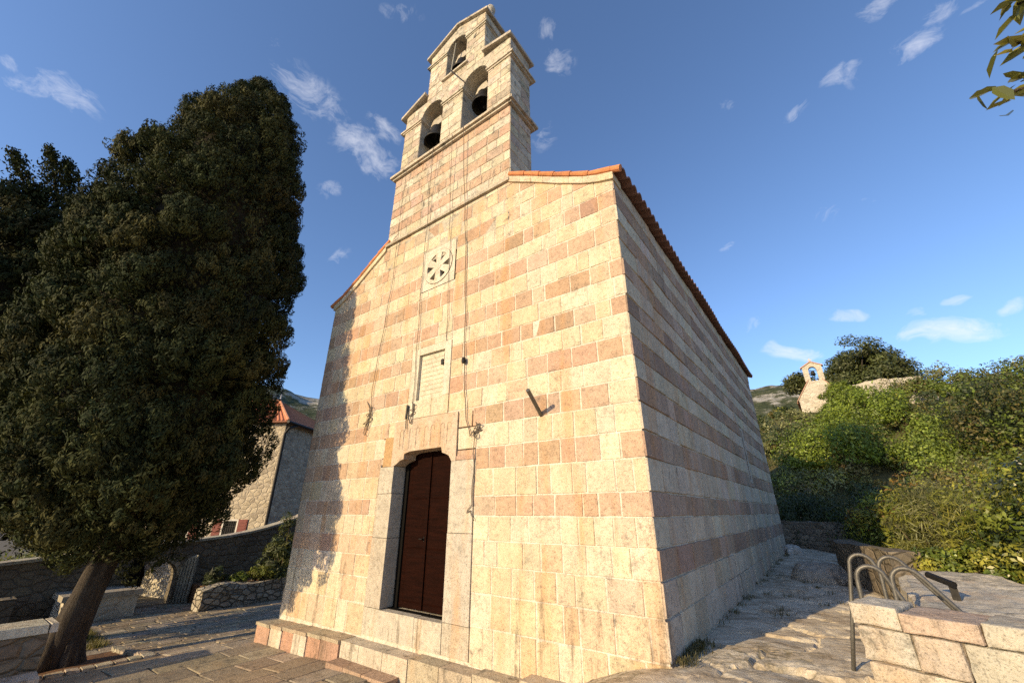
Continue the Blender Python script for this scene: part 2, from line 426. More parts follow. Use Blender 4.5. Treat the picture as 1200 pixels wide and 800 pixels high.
# top of the gable wall on the right half (x, z); mirrored on the left
PROF = [(-3.885, 7.32), (-2.04, 6.14), (-1.54, 5.85), (-1.03, 5.53), (-.38, 5.16), (0., 5.03)]
def gz(x):
    xx = -abs(x-RIDGE)+0.; xx = RIDGE+abs(x-RIDGE)
    P = PROF
    for (a, za), (b, zb) in zip(P[:-1], P[1:]):
        if a <= xx <= b: return za+(zb-za)*(xx-a)/(b-a)
    return P[-1][1]
church = empty('church', (RIDGE, 6.6, -1.6))
tag(church, 'stone church banded in cream and pink courses with tall bell gable', 'church')

ROWZ = [-1.88, -1.43, -1.04, -.70, -.38, -.056, .221, .604, .933, 1.288, 1.603, 1.917, 2.226, 2.547, 2.825, 3.137, 3.434, 3.777, 4.103, 4.401, 4.71, 5.02, 5.32, 5.62, 5.93, 6.2]
REDZ = {(-.056), .604, 1.288, 1.917, 2.547, 3.137, 3.777, 4.401, 5.02, 5.62}
rows = list(zip(ROWZ[:-1], ROWZ[1:]))
def facade_col(r, u, v):
    z0 = rows[r][0]
    if z0 in REDZ or (z0 == -.70 and u < -5.0):
        if v > 4.9: return jitc(random.choice(RED+BUFF+CREAM[:2]), .07)
        return jitc(random.choice(RED if random.random() < .97 else CREAM), .05)
    if z0 < -.06:
        k = random.random()
        if k < .45: return jitc(random.choice(BUFF), .06)
        return jitc(random.choice(CREAM), .05)
    return jitc(random.choice(CREAM if random.random() < .93 else BUFF), .035)
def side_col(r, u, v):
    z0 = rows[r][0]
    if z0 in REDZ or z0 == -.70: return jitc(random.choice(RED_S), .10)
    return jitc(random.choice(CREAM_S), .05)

wall = MB()
DX0, DX1 = -5.06, -2.70          # door surround
DZ1 = 1.58
core = MORTAR
def gpoly(xa, xb, z0, drop=.0):
    xs = sorted({xa, xb}|{p[0] for p in PROF if xa < p[0] < xb}|{2*RIDGE-p[0] for p in PROF if xa < 2*RIDGE-p[0] < xb}, reverse=True)
    return [(xa, z0), (xb, z0)]+[(x, gz(x)-drop) for x in xs]
e = .012
wall.prism_y(gpoly(XL+e, DX0, -3.0, .03), e, .55, core)
wall.prism_y(gpoly(DX1, XR-e, -3.0, .03), e, .55, core)
for a_, b_ in ((DX0, -4.45), (-3.36, DX1)): wall.prism_y(gpoly(a_, b_, DZ1-.03, .03), e, .55, core)
for z0_, z1_ in ((DZ1-.03, 1.60), (2.96, 4.29)): wall.prism_y([(-4.45, z0_), (-3.36, z0_), (-3.36, z1_), (-4.45, z1_)], e, .55, core)
for z0_, z1_ in ((1.60, 2.96), (4.29, 5.27)): wall.prism_y([(-4.45, z0_), (-3.36, z0_), (-3.36, z1_), (-4.45, z1_)], .19, .55, core)
wall.prism_y(gpoly(-4.45, -3.36, 5.27, .03), e, .55, core)
wall.prism_y([(DX0, -3.), (DX1, -3.), (DX1, -1.83), (DX0, -1.83)], e, .55, core)
wall.prism_y(gpoly(XL+e, XR-e, -3.0, .03), .55, 8.16, core); wall.prism_y(gpoly(XL+e, XR-e, -3.0, .03), 8.36, LEN-e, core)
wall.prism_y([(XL+e, -3.), (XR-e, -3.), (XR-e, .80), (XL+e, .80)], 8.16, 8.36, core); wall.prism_y([(XL+e, .80), (XR-.35, .80), (XR-.35, 2.12), (XL+e, 2.12)], 8.16, 8.36, (.05, .045, .04)); wall.prism_y(gpoly(XL+e, XR-e, 2.12, .03), 8.16, 8.36, core)
fr_front = lambda u, v, h: (u, e-h, v)
fr_right = lambda u, v, h: (XR-e+h, u, v)
fr_left = lambda u, v, h: (XL+e-h, LEN-u, v)
# facade courses clipped by the gable (the gable is close to two straight lines each side)
clips = []
for sgn in (1, -1):
    for (a, za), (b, zb) in zip(PROF[:-1], PROF[1:]):
        # concave gable: clip only with the supporting steep chord and trim the rest per block
        pass
def gable_clip(p):
    m = sum(q[0] for q in p)/len(p)
    x0 = RIDGE+abs(m-RIDGE)
    for (a, za), (b, zb) in zip(PROF[:-1], PROF[1:]):
        if a <= x0 <= b+1e-6:
            s = (zb-za)/(b-a)
            if m >= RIDGE: return clip_poly(p, (-s, 1), za-s*a-.03)
            return clip_poly(p, (s, 1), za-s*a+s*2*RIDGE-.03)
    return p
_block = block
def block(mb, fr, poly, col, **kw):
    if fr is fr_front and poly and max(q[1] for q in poly) > 4.7: poly = gable_clip(poly)
    _block(mb, fr, poly, col, **kw)
holes = [(DX0, DX1, -1.9, .80), (-4.75, -3.10, .80, DZ1), (-4.45, -3.36, DZ1, 2.98), (-4.40, -3.40, 4.26, 5.30)]
rows_of_blocks(wall, fr_front, rows, XL, XR, facade_col, (.20, .44), holes=holes, joint=.0055, depth=.008)
holes_s = [(8.0, 8.55, .72, 2.2)]
srows = [(a, b) for a, b in rows if b < 5.1]
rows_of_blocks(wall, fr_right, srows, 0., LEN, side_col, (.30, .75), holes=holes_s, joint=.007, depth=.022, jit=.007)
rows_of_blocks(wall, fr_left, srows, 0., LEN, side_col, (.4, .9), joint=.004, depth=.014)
wall.build('wall', M['stone'], church)

# gable coping: pale band following the slopes, and the little moulding under the tower
def profile(x0, x1, n, off):
    return [(x0+(x1-x0)*i/n, gz(x0+(x1-x0)*i/n)+off) for i in range(n+1)]
for a, b in ((-2.04, XR+.03), (XL-.03, -5.83)):
    n = 8; cp = MB()
    for i in range(n):
        xa = a+(b-a)*i/n; xb = a+(b-a)*(i+1)/n
        ex = .004 if i < n-1 else 0
        cp.prism_y([(xa, gz(xa)-.15), (xb-ex, gz(xb-ex)-.15), (xb-ex, gz(xb-ex)-.012), (xa, gz(xa)-.012)], -.035, .30, jitc(random.choice(CREAM), .05))
    cp.build('gable_coping', M['stone'], church)

# roof: corrugated barrel tiles in courses
def build_roof():
    pr = [(x, gz(x)+.02) for x, _ in PROF]+[(.16, 4.99)]
    P = [pr[0]]
    for (a, za), (b, zb) in zip(pr[:-1], pr[1:]):
        n = max(1, int(math.hypot(b-a, zb-za)/.12))
        P += [(a+(b-a)*k/n, za+(zb-za)*k/n) for k in range(1, n+1)]
    s = [0.]
    for (a, za), (b, zb) in zip(P[:-1], P[1:]): s.append(s[-1]+math.hypot(b-a, zb-za))
    ys = np.arange(.02, LEN+.22, .027)
    mb = MB(); pitch = .235
    for sg in (1, -1):
        base = len(mb.v)
        for k, (x, z) in enumerate(P):
            st = .022*(1-((s[-1]-s[k]) % .36)/.36)
            for lay in (0, 1):
                for j, y in enumerate(ys):
                    ph = (y/pitch) % 1.0; w = abs(math.sin(math.pi*ph))**.7
                    row = int(y/pitch)
                    hh = .012+.10*w+st*(.6+.4*w)+.006*math.sin(row*7.1+k*1.3)
                    if lay: hh -= .035 if w > .3 else .02
                    xo = x+.012*math.sin(row*12.9)*(k == len(P)-1)
                    mb.v.append((RIDGE+sg*(xo-RIDGE)+sg*.3*hh*.5, y, z+hh*.9))
        ny = len(ys); nk = len(P)
        idx = lambda k, l, j: base+(k*2+l)*ny+j
        tc = {}
        for k in range(nk-1):
            for j in range(ny-1):
                key = (int(ys[j]/pitch), int((s[-1]-s[k])/.36))
                if key not in tc: tc[key] = jitc(random.choice([(.50, .19, .085), (.44, .16, .07), (.54, .24, .12), (.38, .17, .10)]), .12)
                c = tc[key]
                mb.f.append((idx(k, 0, j), idx(k+1, 0, j), idx(k+1, 0, j+1), idx(k, 0, j+1))); mb.c.append(c)
                mb.f.append((idx(k, 1, j), idx(k, 1, j+1), idx(k+1, 1, j+1), idx(k+1, 1, j))); mb.c.append((.22, .115, .08))  # underside colour darkened to paint the shade under the tiles
        for j in range(ny-1):
            k = nk-1; mb.f.append((idx(k, 0, j), idx(k, 1, j), idx(k, 1, j+1), idx(k, 0, j+1))); mb.c.append((.20, .105, .075))  # tile ends at the eave coloured darker to stand for their shade
        for j in (0, ny-1):
            for k in range(nk-1): mb.f.append((idx(k, 0, j), idx(k, 1, j), idx(k+1, 1, j), idx(k+1, 0, j))); mb.c.append((.42, .15, .07))
    # verge tiles: half-round tiles laid down the front edge on a lime bed
    for sg in (1, -1):
        for y0, x_in in ((-.005, -2.10), (LEN+.16, RIDGE)):
            pts = [(x, z) for x, z in P if x >= x_in]
            L = [pts[i:i+4] for i in range(0, len(pts)-1, 3)]
            for seg in L:
                if len(seg) < 2: continue
                mb.tube([(RIDGE+sg*(x-RIDGE), y0, z+.045) for x, z in seg], [.058-.004*i for i in range(len(seg))][::-1], 10, jitc((.56, .22, .09), .1))
    return mb.build('roof', M['tile'], church, fix=False)
build_roof()

# door surround, steps of the corbelled lintel
fs = MB()
SILL = -1.46
op = [(-4.66, .80), (-4.66, .76), (-4.60, .80), (-4.50, .86), (-4.40, .88), (-4.40, .97), (-4.25, 1.005), (-3.46, 1.015), (-3.43, .92), (-3.36, .90), (-3.27, .86), (-3.22, .79), (-3.22, .77), (-3.22, .76)]
lint = [(-4.74, DZ1), (-4.74, .77)]+[(-4.67, .77)]+op[2:12]+[(-3.21, .77), (-3.11, .77), (-3.11, DZ1)]
fs.prism_y(lint, -.012, .50, (.53, .42, .31))
def jamb(xa, xb, z0, z1, col, y0=-.008): fs.prism_y([(xa, z0), (xb, z0), (xb, z1), (xa, z1)], y0, .50, tuple(q*.88 for q in col))
jamb(-5.05, -4.646, SILL+.01, -.42, (.53, .46, .36)); jamb(-5.05, -4.65, -.412, .30, (.55, .49, .39), -.004); jamb(-5.05, -4.655, .308, .766, (.57, .51, .41), -.010)
jamb(-4.99, -4.744, .774, 1.30, (.52, .33, .16), -.004)
jamb(-3.215, -2.71, -1.45, -.30, (.56, .50, .41)); jamb(-3.205, -2.71, -.292, .766, (.58, .52, .42), -.011)
jamb(-3.105, -2.71, .774, .84, (.5, .34, .25), -.003)
jamb(-5.055, -4.66, -1.84, SILL, (.57, .51, .40), -.004)
jamb(-4.652, -3.80, -1.84, SILL-.004, (.56, .50, .40), -.014); jamb(-3.794, -3.22, -1.84, SILL-.01, (.58, .52, .41), -.012); jamb(-3.212, -2.705, -1.84, -1.458, (.55, .48, .37), -.006)
# carved flutes on the lintel
for x in (-4.56, -4.46, -4.30, -4.12, -3.90, -3.74, -3.50, -3.34):
    pts = [(x, -.014, 1.06), (x, -.014, 1.36)]+[(x+.045-.045*math.cos(t), -.014, 1.36+.06*math.sin(t)) for t in (.5, 1., 1.57, 2.1, 2.6)]+[(x+.085, -.014, 1.33)]
    fs.tube(pts, .006, 5, (.47, .37, .27))
fs.build('door_frame', M['frame_stone'], church)

door = MB()
door.box(-4.62, -4.52, .24, .30, SILL, 1.0); door.box(-3.36, -3.24, .24, .30, SILL, 1.0)
df = door.build('door_jamb', M['dark_wood'], church)
door = MB()
door.box(-4.52, -3.36, .27, .325, SILL+.02, 1.0)
for i in range(3):
    z0 = SILL+.10+i*.78
    door.hull([(-4.44, .27, z0), (-3.99, .27, z0), (-3.99, .27, z0+.70), (-4.44, .27, z0+.70)], [(-4.41, .262, z0+.03), (-4.02, .262, z0+.03), (-4.02, .262, z0+.67), (-4.41, .262, z0+.67)], (.5, .5, .5))
    door.hull([(-3.92, .27, z0), (-3.46, .27, z0), (-3.46, .27, z0+.70), (-3.92, .27, z0+.70)], [(-3.89, .262, z0+.03), (-3.49, .262, z0+.03), (-3.49, .262, z0+.67), (-3.89, .262, z0+.67)], (.5, .5, .5))
door.box(-3.972, -3.94, .245, .269, SILL+.03, .98)
door = door.build('door', M['wood'], church)
h = MB(); h.tube([(-4.02, .26, -.42), (-4.02, .22, -.42), (-4.09, .218, -.42)], .008, 8); h.box(-4.03, -4.01, .262, .267, -.46, -.38)
h.build('door_handle', M['iron'], door)
th = MB(); th.box(-4.64, -3.22, .14, .24, SILL-.02, SILL+.006, (.25, .15, .09)); th.build('threshold', M['dark_wood'], church)

# blocked panel above the door
pl = MB()
pl.prism_y([(-4.44, 1.59), (-4.225, 1.59), (-4.225, 2.97), (-4.44, 2.97)], -.006, .2, (.60, .54, .42))
pl.prism_y([(-3.53, 1.93), (-3.37, 1.93), (-3.37, 2.97), (-3.53, 2.97)], -.004, .2, (.61, .55, .44))
pl.prism_y([(-4.223, 2.835), (-3.532, 2.825), (-3.532, 2.97), (-4.223, 2.97)], -.004, .2, (.60, .53, .41))
pl.prism_y([(-4.223, 1.59), (-3.80, 1.59), (-3.80, 1.92), (-4.223, 1.92)], -.008, .2, (.60, .52, .38)); pl.prism_y([(-3.796, 1.59), (-3.37, 1.59), (-3.37, 1.924), (-3.796, 1.924)], -.004, .2, (.59, .50, .36))
pl.prism_y([(-4.223, 1.92), (-3.532, 1.926), (-3.532, 2.825), (-4.223, 2.835)], .055, .2, (.60, .54, .41))
for k in range(9): pl.box(-4.18, -3.58, .050, .056, 2.02+k*.087, 2.03+k*.087, (.52, .44, .31))
pl.build('wall_panel', M['frame_stone'], church)

# rose window: square slab, ring, six wedge openings
def build_rose():
    cx, cz, r0, r1 = -3.905, 4.775, .325, .405
    mb = MB(); n = 48; c = (.61, .55, .44)
    sq = []
    for i in range(n):
        t = 2*math.pi*i/n; k = .492/max(abs(math.cos(t)), abs(math.sin(t))); sq.append((cx+k*math.cos(t), cz+k*math.sin(t)))
    ring = lambda r: [(cx+r*math.cos(2*math.pi*i/n), cz+r*math.sin(2*math.pi*i/n)) for i in range(n)]
    def annulus(A, B, y, yb):
        for i in range(n):
            j = (i+1) % n
            mb.face([(B[i][0], y, B[i][1]), (A[i][0], y, A[i][1]), (A[j][0], y, A[j][1]), (B[j][0], y, B[j][1])], c)
            mb.face([(B[i][0], y, B[i][1]), (B[j][0], y, B[j][1]), (B[j][0], yb, B[j][1]), (B[i][0], yb, B[i][1])], c)
    annulus(sq, ring(r1+.012), -.004, .06); annulus(ring(r1), ring(r0), -.014, .12)
    def sector(a0, a1, ra, rb, y0, y1):
        m = 6; p = [(cx+ra*math.cos(a0+(a1-a0)*i/m), cz+ra*math.sin(a0+(a1-a0)*i/m)) for i in range(m, -1, -1)]+[(cx+rb*math.cos(a0+(a1-a0)*i/m), cz+rb*math.sin(a0+(a1-a0)*i/m)) for i in range(m+1)]
        mb.prism_y(p, y0, y1, c)
    for k in range(6):
        a = R(30+60*k)
        # a stone bar between two wedges, widening toward the hub like the carved slab
        w0, w1 = .10, .13
        p = []
        d = (math.cos(a), math.sin(a)); q = (-d[1], d[0])
        p = [(cx+d[0]*.02-q[0]*.05, cz+d[1]*.02-q[1]*.05), (cx+d[0]*.36-q[0]*w1*.72, cz+d[1]*.36-q[1]*w1*.72), (cx+d[0]*.36+q[0]*w1*.72, cz+d[1]*.36+q[1]*w1*.72), (cx+d[0]*.02+q[0]*.05, cz+d[1]*.02+q[1]*.05)]
        mb.prism_y(p, -.010+.0004*k, .08, c)
    hub = [(cx+.085*math.cos(2*math.pi*i/18), cz+.085*math.sin(2*math.pi*i/18)) for i in range(18)]
    mb.prism_y(hub, -.016, .08, c)
    o = mb.build('rose_window', M['stone'], church, fix=False)
    v = MB(); v.prism_y([(cx+.34*math.cos(2*math.pi*i/24), cz+.34*math.sin(2*math.pi*i/24)) for i in range(24)], .085, .09); 
    v.build('window_opening', M['void'], o)
build_rose()

# slit window on the long side
sw = MB()
c = (.50, .44, .36)
sw.prism_x([(8.0, .72), (8.16, .72), (8.16, 2.2), (8.0, 2.2)], -.2, .006, c); sw.prism_x([(8.36, .72), (8.55, .72), (8.55, 2.2), (8.36, 2.2)], -.2, .003, c)
sw.prism_x([(8.16, .72), (8.36, .72), (8.36, .80), (8.16, .80)], -.2, .004, c); sw.prism_x([(8.16, 2.12), (8.36, 2.12), (8.36, 2.2), (8.16, 2.2)], -.2, .004, c)
sl = sw.build('slit_window', M['stone'], church)

# iron pipe stub in the facade
pp = MB(); pp.tube([(-1.47, .05, 1.28), (-1.385, -.44, 1.56)], .030, 10); pp.build('wall_pipe', M['steel'], church)

# plinth under the facade
pn = MB()
px_ = [-7.86, -7.35, -6.93, -6.55, -6.12, -5.72, -5.20]
for i, (a, b) in enumerate(zip(px_[:-1], px_[1:])):
    y0 = -.34+.012*i+random.uniform(-.01, .01); zt = -1.955+.012*i
    colr = [(.50, .32, .22), (.58, .50, .39), (.48, .30, .21), (.57, .52, .41), (.46, .28, .19), (.47, .29, .2)][i]
    pn.box(a+.004, b-.004, y0, .02, -2.6, zt-.055, jitc(colr, .05)); pn.box(a-.012 if i == 0 else a+.002, b-.002, y0-.02, .02, zt-.052, zt, jitc((.44, .36, .26), .06))
for a, b in ((-5.19, -4.72), (-4.71, -4.15), (-4.14, -3.60)):
    pn.box(a, b, -.26, .02, -2.6, -1.90, jitc((.57, .50, .38), .04))
for a, b in ((-3.59, -3.0), (-2.99, -2.42), (-2.41, -1.7), (-1.69, -.9), (-.89, -.1)):
    t = (a+3.6)/3.5
    pn.box(a, b, -.25, .02, -2.6, -1.885+.40*max(0, t-.2)**1.3, jitc((.46, .38, .28), .06))
pn.box(XL-.06, XL+.3, .02, 1.2, -2.7, -1.97, (.45, .37, .27))
pn.build('plinth', M['plinth'], church)

# ---- bell gable
tower = empty('bell_tower'); tower.parent = church
def arch_poly(x0, x1, z0, spring, ztop, xl, xr, n=14):
    """wall piece above two springers: concave polygon round an arch top"""
    cx, r = (x0+x1)/2, (x1-x0)/2
    return [(xl, spring), (x0, spring)]+[(cx-r*math.cos(math.pi*i/n), spring+r*math.sin(math.pi*i/n)) for i in range(1, n)]+[(x1, spring), (xr, spring), (xr, ztop), (xl, ztop)]
TX0, TX1, TY = -5.83, -2.03, .80
tb = MB(); te = .008
tc = (.47, .42, .33)
tb.box(TX0+te, TX1-te, te, TY-te, 5.0, 8.2, tc)
A1, A2, A3 = (-5.05, -4.23), (-3.52, -2.70), (-4.26, -3.52)
SP, SP3 = 9.86, 11.93
tb.box(TX0+te+.10, A1[0], te, TY-te, 8.2, SP, tc); tb.box(A1[1], A2[0], te, TY-te, 8.2, SP, tc); tb.box(A2[1], TX1-te, te, TY-te, 8.2, SP, tc)
tb.prism_y(arch_poly(*A1, 8.2, SP, 10.50, TX0+te+.10, RIDGE), te, TY-te, tc); tb.prism_y(arch_poly(*A2, 8.2, SP, 10.50, RIDGE, TX1-te), te, TY-te, tc)
UX0, UX1, UY0, UY1 = -4.93, -2.87, .02, .72
tb.box(UX0, A3[0], UY0+te, UY1, 10.50, SP3, tc); tb.box(A3[1], UX1, UY0+te, UY1, 10.50, SP3, tc); tb.box(A3[0], A3[1], UY0+te, UY1, 10.50, 10.84, tc)
gp = arch_poly(*A3, 0, SP3, 12.42, UX0, UX1); gp = gp[:-1]+[(RIDGE, 12.80), gp[-1]]
tb.prism_y(gp, UY0+te, UY1, tc)
fr_t = lambda u, v, h: (u, te-h, v)
fr_u = lambda u, v, h: (u, UY0+te-h, v)
fr_tr = lambda u, v, h: (TX1-te+h, u, v)
fr_tl = lambda u, v, h: (TX0+te-h, TY-u, v)
fr_ur = lambda u, v, h: (UX1+h, u, v)
def rset(z0, z1, h):
    n = max(1, round((z1-z0)/h)); z = [z0+(z1-z0)*i/n for i in range(n+1)]; return list(zip(z[:-1], z[1:]))
TC = [(.56, .49, .37), (.60, .53, .41), (.53, .46, .34), (.54, .46, .33), (.46, .38, .29)]
TP = [(.50, .35, .25), (.48, .33, .235), (.52, .39, .29)]
def tcol(r, u, v): return jitc(random.choice(TP if r % 2 else TC[:3]), .06)
def tcol2(r, u, v): return jitc(random.choice(TC), .09)
kw = dict(joint=.005, depth=.010, jit=.006)
rows_of_blocks(tb, fr_t, rset(6.12, 8.16, .255), TX0, TX1, tcol, (.24, .48), **kw)
aro = lambda a, s: [(a[0], a[1], 8.2, s), (a[0]-.17, a[1]+.17, s-.02, s+.60)]
rows_of_blocks(tb, fr_t, rset(8.3, 10.48, .24), TX0+.10, TX1, tcol2, (.22, .42), holes=aro(A1, SP)+aro(A2, SP), **kw)
rows_of_blocks(tb, fr_u, rset(10.56, 12.36, .225), UX0, UX1, tcol2, (.2, .38), holes=[(A3[0], A3[1], 10.86, SP3), (A3[0]-.15, A3[1]+.15, SP3-.02, SP3+.54)], **kw)
rows_of_blocks(tb, fr_tr, rset(6.12, 8.16, .255)+rset(8.3, 10.48, .24), 0, TY, tcol2, (.24, .48), **kw)
rows_of_blocks(tb, fr_tl, rset(6.0, 8.16, .255), 0, TY, tcol2, (.24, .48), **kw)
rows_of_blocks(tb, fr_ur, rset(10.56, 12.36, .225), UY0+.02, UY1, tcol2, (.24, .4), **kw)
# arch rings of voussoirs
def voussoirs(mb, a, s, y, k, n=9):
    cx, r = (a[0]+a[1])/2, (a[1]-a[0])/2
    for i in range(n):
        t0, t1 = math.pi*i/n+.012, math.pi*(i+1)/n-.012
        p = [(cx+q*math.cos(t), s+q*math.sin(t)) for q, t in ((r+.004, t0), (r+k, t0), (r+k, (t0+t1)/2), (r+k, t1), (r+.004, t1), (r+.004, (t0+t1)/2))]
        mb.prism_y(p, y-random.uniform(.0, .006), y+.05, jitc((.55, .49, .38), .06))
voussoirs(tb, A1, SP, -.006, .165); voussoirs(tb, A2, SP, -.006, .165); voussoirs(tb, A3, SP3, UY0-.006, .14)
tb.build('belfry_wall', M['tower'], tower)
cn = MB()
def band(x0, x1, y0, y1, z0, z1, o, c=(.52, .46, .36)):
    """moulding: two stacked steps wrapping a block"""
    zm = z0+(z1-z0)*.45
    cn.box(x0-o*.55, x1+o*.55, y0-o*.5, y1+o*.55, z0, zm-.002, jitc(c, .05)); cn.box(x0-o, x1+o, y0-o*.9, y1+o, zm, z1, jitc(c, .05))
band(TX0, TX1, 0, TY, 8.17, 8.30, .13); cn.build('belfry_sill', M['tower'], tower)
for a, b, ol, orr in ((TX0+.10, A1[0], .13, .035), (A1[1], A2[0], .035, .035), (A2[1], TX1, .035, .10)):
    cn = MB()
    for z0, z1, k in ((SP-.05, SP, .5), (SP, SP+.055, 1.)):
        cn.box(a-ol*k, b+orr*k, -.055*k, TY+.13*k, z0+.002, z1, jitc((.53, .47, .37), .05))
    cn.build('impost', M['tower'], tower)
for a, b in ((UX0, A3[0]), (A3[1], UX1)):
    l, r_ = (.10, .03) if a == UX0 else (.03, .07)
    cn = MB()
    for z0, z1, k in ((SP3-.04, SP3, .5), (SP3, SP3+.05, 1.)):
        cn.box(a-l*k, b+r_*k, UY0-.05*k, UY1+.11*k, z0+.002, z1, jitc((.53, .47, .37), .05))
    cn.build('impost', M['tower'], tower)
cn = MB(); cn.box(A3[0]-.10, A3[1]+.10, UY0-.06, UY1+.05, 10.845, 10.90, (.55, .49, .38)); cn.build('belfry_sill', M['tower'], tower)
def sloped(xa, za, xb, zb, th, y0, y1, c=(.50, .44, .35)):
    cn = MB(); cn.prism_y([(xa, za-th), (xb, zb-th), (xb, zb), (xa, za)], y0, y1, c); cn.build('coping', M['tower'], tower)
sloped(TX0-.05, 10.50, UX0-.002, 10.84, .085, -.09, TY+.12); sloped(UX1+.002, 10.74, TX1+.07, 10.56, .085, -.09, TY+.12)
sloped(UX0-.13, 12.40, RIDGE-.003, 12.88, .075, UY0-.07, UY1+.09); sloped(RIDGE, 12.88, UX1+.10, 12.47, .075, UY0-.07, UY1+.09)
cn = MB(); cn.box(TX0+.0, TX1-.0, -.055, .02, 6.03, 6.10, (.45, .39, .30))
cn.build('cornice', M['tower'], tower)
fn = MB()
fn.lathe([(.0, 12.86), (.10, 12.87), (.10, 12.93), (.055, 12.97), (.07, 13.0), (.125, 13.07), (.135, 13.14), (.11, 13.22), (.05, 13.27), (0, 13.28)], (-2.90, .25, -.30), 16, (.58, .53, .44))
fn.build('finial', M['tower'], tower, smooth=True)
fn = MB()
for dx, hh in ((-.09, .16), (0., .22), (.10, .15)): fn.lathe([(0, 0), (.05, 0), (.035, hh*.5), (.045, hh*.75), (0, hh)], (RIDGE+.02+dx, .05, 12.84), 8, (.6, .55, .46))
fn.build('crest_ornament', M['tower'], tower, smooth=True)
settle(church)

# ------------------------------------------------------------------ bells
def make_bell(loc, s, label):
    b = empty('bell', loc); tag(b, label, 'bell', 'bells hanging in the bell gable')
    x, y, z = loc
    m = MB(); pr = [(.0, -.02), (.10, -.02), (.15, -.06), (.165, -.16), (.19, -.28), (.235, -.38), (.275, -.44), (.28, -.47), (.262, -.47), (.22, -.39), (.17, -.28), (.14, -.12), (.0, -.08)]
    m.lathe([(r*s, h*s) for r, h in pr], loc, 24); bb = m.build('bell_body', M['bronze'], b, smooth=True)
    m = MB(); m.tube([(x, y, z-.1*s), (x+.02, y, z-.48*s)], [.014*s, .02*s], 8); m.lathe([(0, -.06), (.045, -.03), (.045, .02), (0, .05)], (x+.02, y, z-.48*s), 10); m.build('clapper', M['iron'], b)
    m = MB(); m.hull([(x-.20*s, y-.09, z), (x+.20*s, y-.09, z), (x+.20*s, y+.09, z), (x-.20*s, y+.09, z)], [(x-.12*s, y-.07, z+.26*s), (x+.12*s, y-.07, z+.26*s), (x+.12*s, y+.07, z+.26*s), (x-.12*s, y+.07, z+.26*s)], (.45, .40, .32))
    m.build('headstock', M['frame_stone'], b)
    m = MB(); m.tube([(x-.44, y, z+.05), (x+.44, y, z+.05)], .02, 8); m.build('axle', M['iron'], b)
    settle(b); return b
make_bell((-4.74, .34, 9.72), 1.25, 'dark bronze bell in the lower belfry opening furthest from the wide roof slope')
make_bell((-3.14, .38, 9.86), 1.08, 'dark bronze bell above an iron wheel in the lower belfry opening')
make_bell((-3.93, .32, 11.72), 1.1, 'small bronze bell alone in the topmost arched opening')
mb = MB()
for k in range(24):
    a, b = 2*math.pi*k/24, 2*math.pi*(k+1)/24
    mb.tube([(-3.15+.20*math.cos(a), .34, 8.83+.20*math.sin(a)), (-3.15+.20*math.cos(b), .34, 8.83+.20*math.sin(b))], .02, 6)
for k in range(3): mb.tube([(-3.15+.2*math.cos(k*1.05), .34, 8.83+.2*math.sin(k*1.05)), (-3.15-.2*math.cos(k*1.05), .34, 8.83-.2*math.sin(k*1.05))], .012, 6)
mb.tube([(-3.15, .34, 8.3), (-3.15, .38, 8.83)], .05, 8); mb.box(-3.34, -2.96, .25, .50, 8.302, 8.52)
tag(mb.build('iron_pulley', M['iron']), 'dark iron bell ringing wheel and motor on the belfry sill', 'pulley')

# ------------------------------------------------------------------ ropes and wires down the facade
def rope(pts, rad, label, coil=None, seg=6, wig=.012):
    m = MB(); P = []
    for a, b in zip(pts[:-1], pts[1:]):
        for k in range(4): P.append(tuple(a[i]+(b[i]-a[i])*k/4 for i in range(3)))
    P.append(pts[-1])
    P = [(x+wig*math.sin(i*1.7), y, z) for i, (x, y, z) in enumerate(P)]
    m.tube(P, rad*.75, seg)
    o = empty('bell_rope', pts[0]); tag(o, label, 'rope', 'ropes and wires hanging down the facade')
    m.build('strand', M['rope'], o)
    if coil:
        c = MB(); cx, cz, w, hh, n = coil
        q = [(cx+w*math.sin(t*1.93)*(.5+.5*math.sin(t*.7+1)), -.03-.02*math.sin(t*2.3), cz+hh*math.cos(t)*(.6+.4*math.sin(t*.41))) for t in np.linspace(0, n*6.28, n*22)]
        c.tube(q, rad*.95, 5); c.build('coil', M['rope'], o)
    settle(o); return o
Y = -.028
rope([(-5.30, -.10, 8.18), (-5.37, -.06, 6.5), (-5.39, Y, 5.0), (-5.48, Y, 3.8), (-5.62, Y, 2.4), (-5.55, Y, 1.9)], .0075, 'thin rope tied in a bundle on the facade away from the door', (-5.62, 1.78, .13, .36, 3))
rope([(-4.30, -.13, 8.3), (-4.33, -.06, 6.2), (-4.36, Y, 4.9), (-4.33, Y, 3.5), (-4.28, Y, 2.2), (-4.26, Y, 1.5)], .0075, 'rope with a black plug hanging beside the recessed panel', (-4.27, 1.72, .09, .22, 2))
rope([(-3.30, -.13, 8.32), (-3.20, -.06, 6.3), (-3.12, Y, 5.0), (-3.04, Y, 3.4), (-3.0, Y, 2.3), (-2.92, Y, 1.5), (-2.80, Y, 1.12), (-2.66, Y, 1.3)], .010, 'dark cable ending in a loop beside the church door', (-2.66, 1.22, .10, .13, 2))
rope([(-2.72, Y, 1.20), (-2.70, Y, .7), (-2.72, Y, .1), (-2.82, -.03, -.02), (-2.74, Y, .02), (-2.66, -.03, -.12)], .008, 'short rope end with a small wooden toggle beside the door jamb')
rope([(-3.66, -.13, 8.3), (-3.62, -.06, 6.1), (-3.58, Y, 5.3), (-3.50, Y, 3.4), (-3.52, .01, 2.86), (-3.55, -.01, 2.55)], .007, 'thin wire crossing the rose window to a socket on the panel')
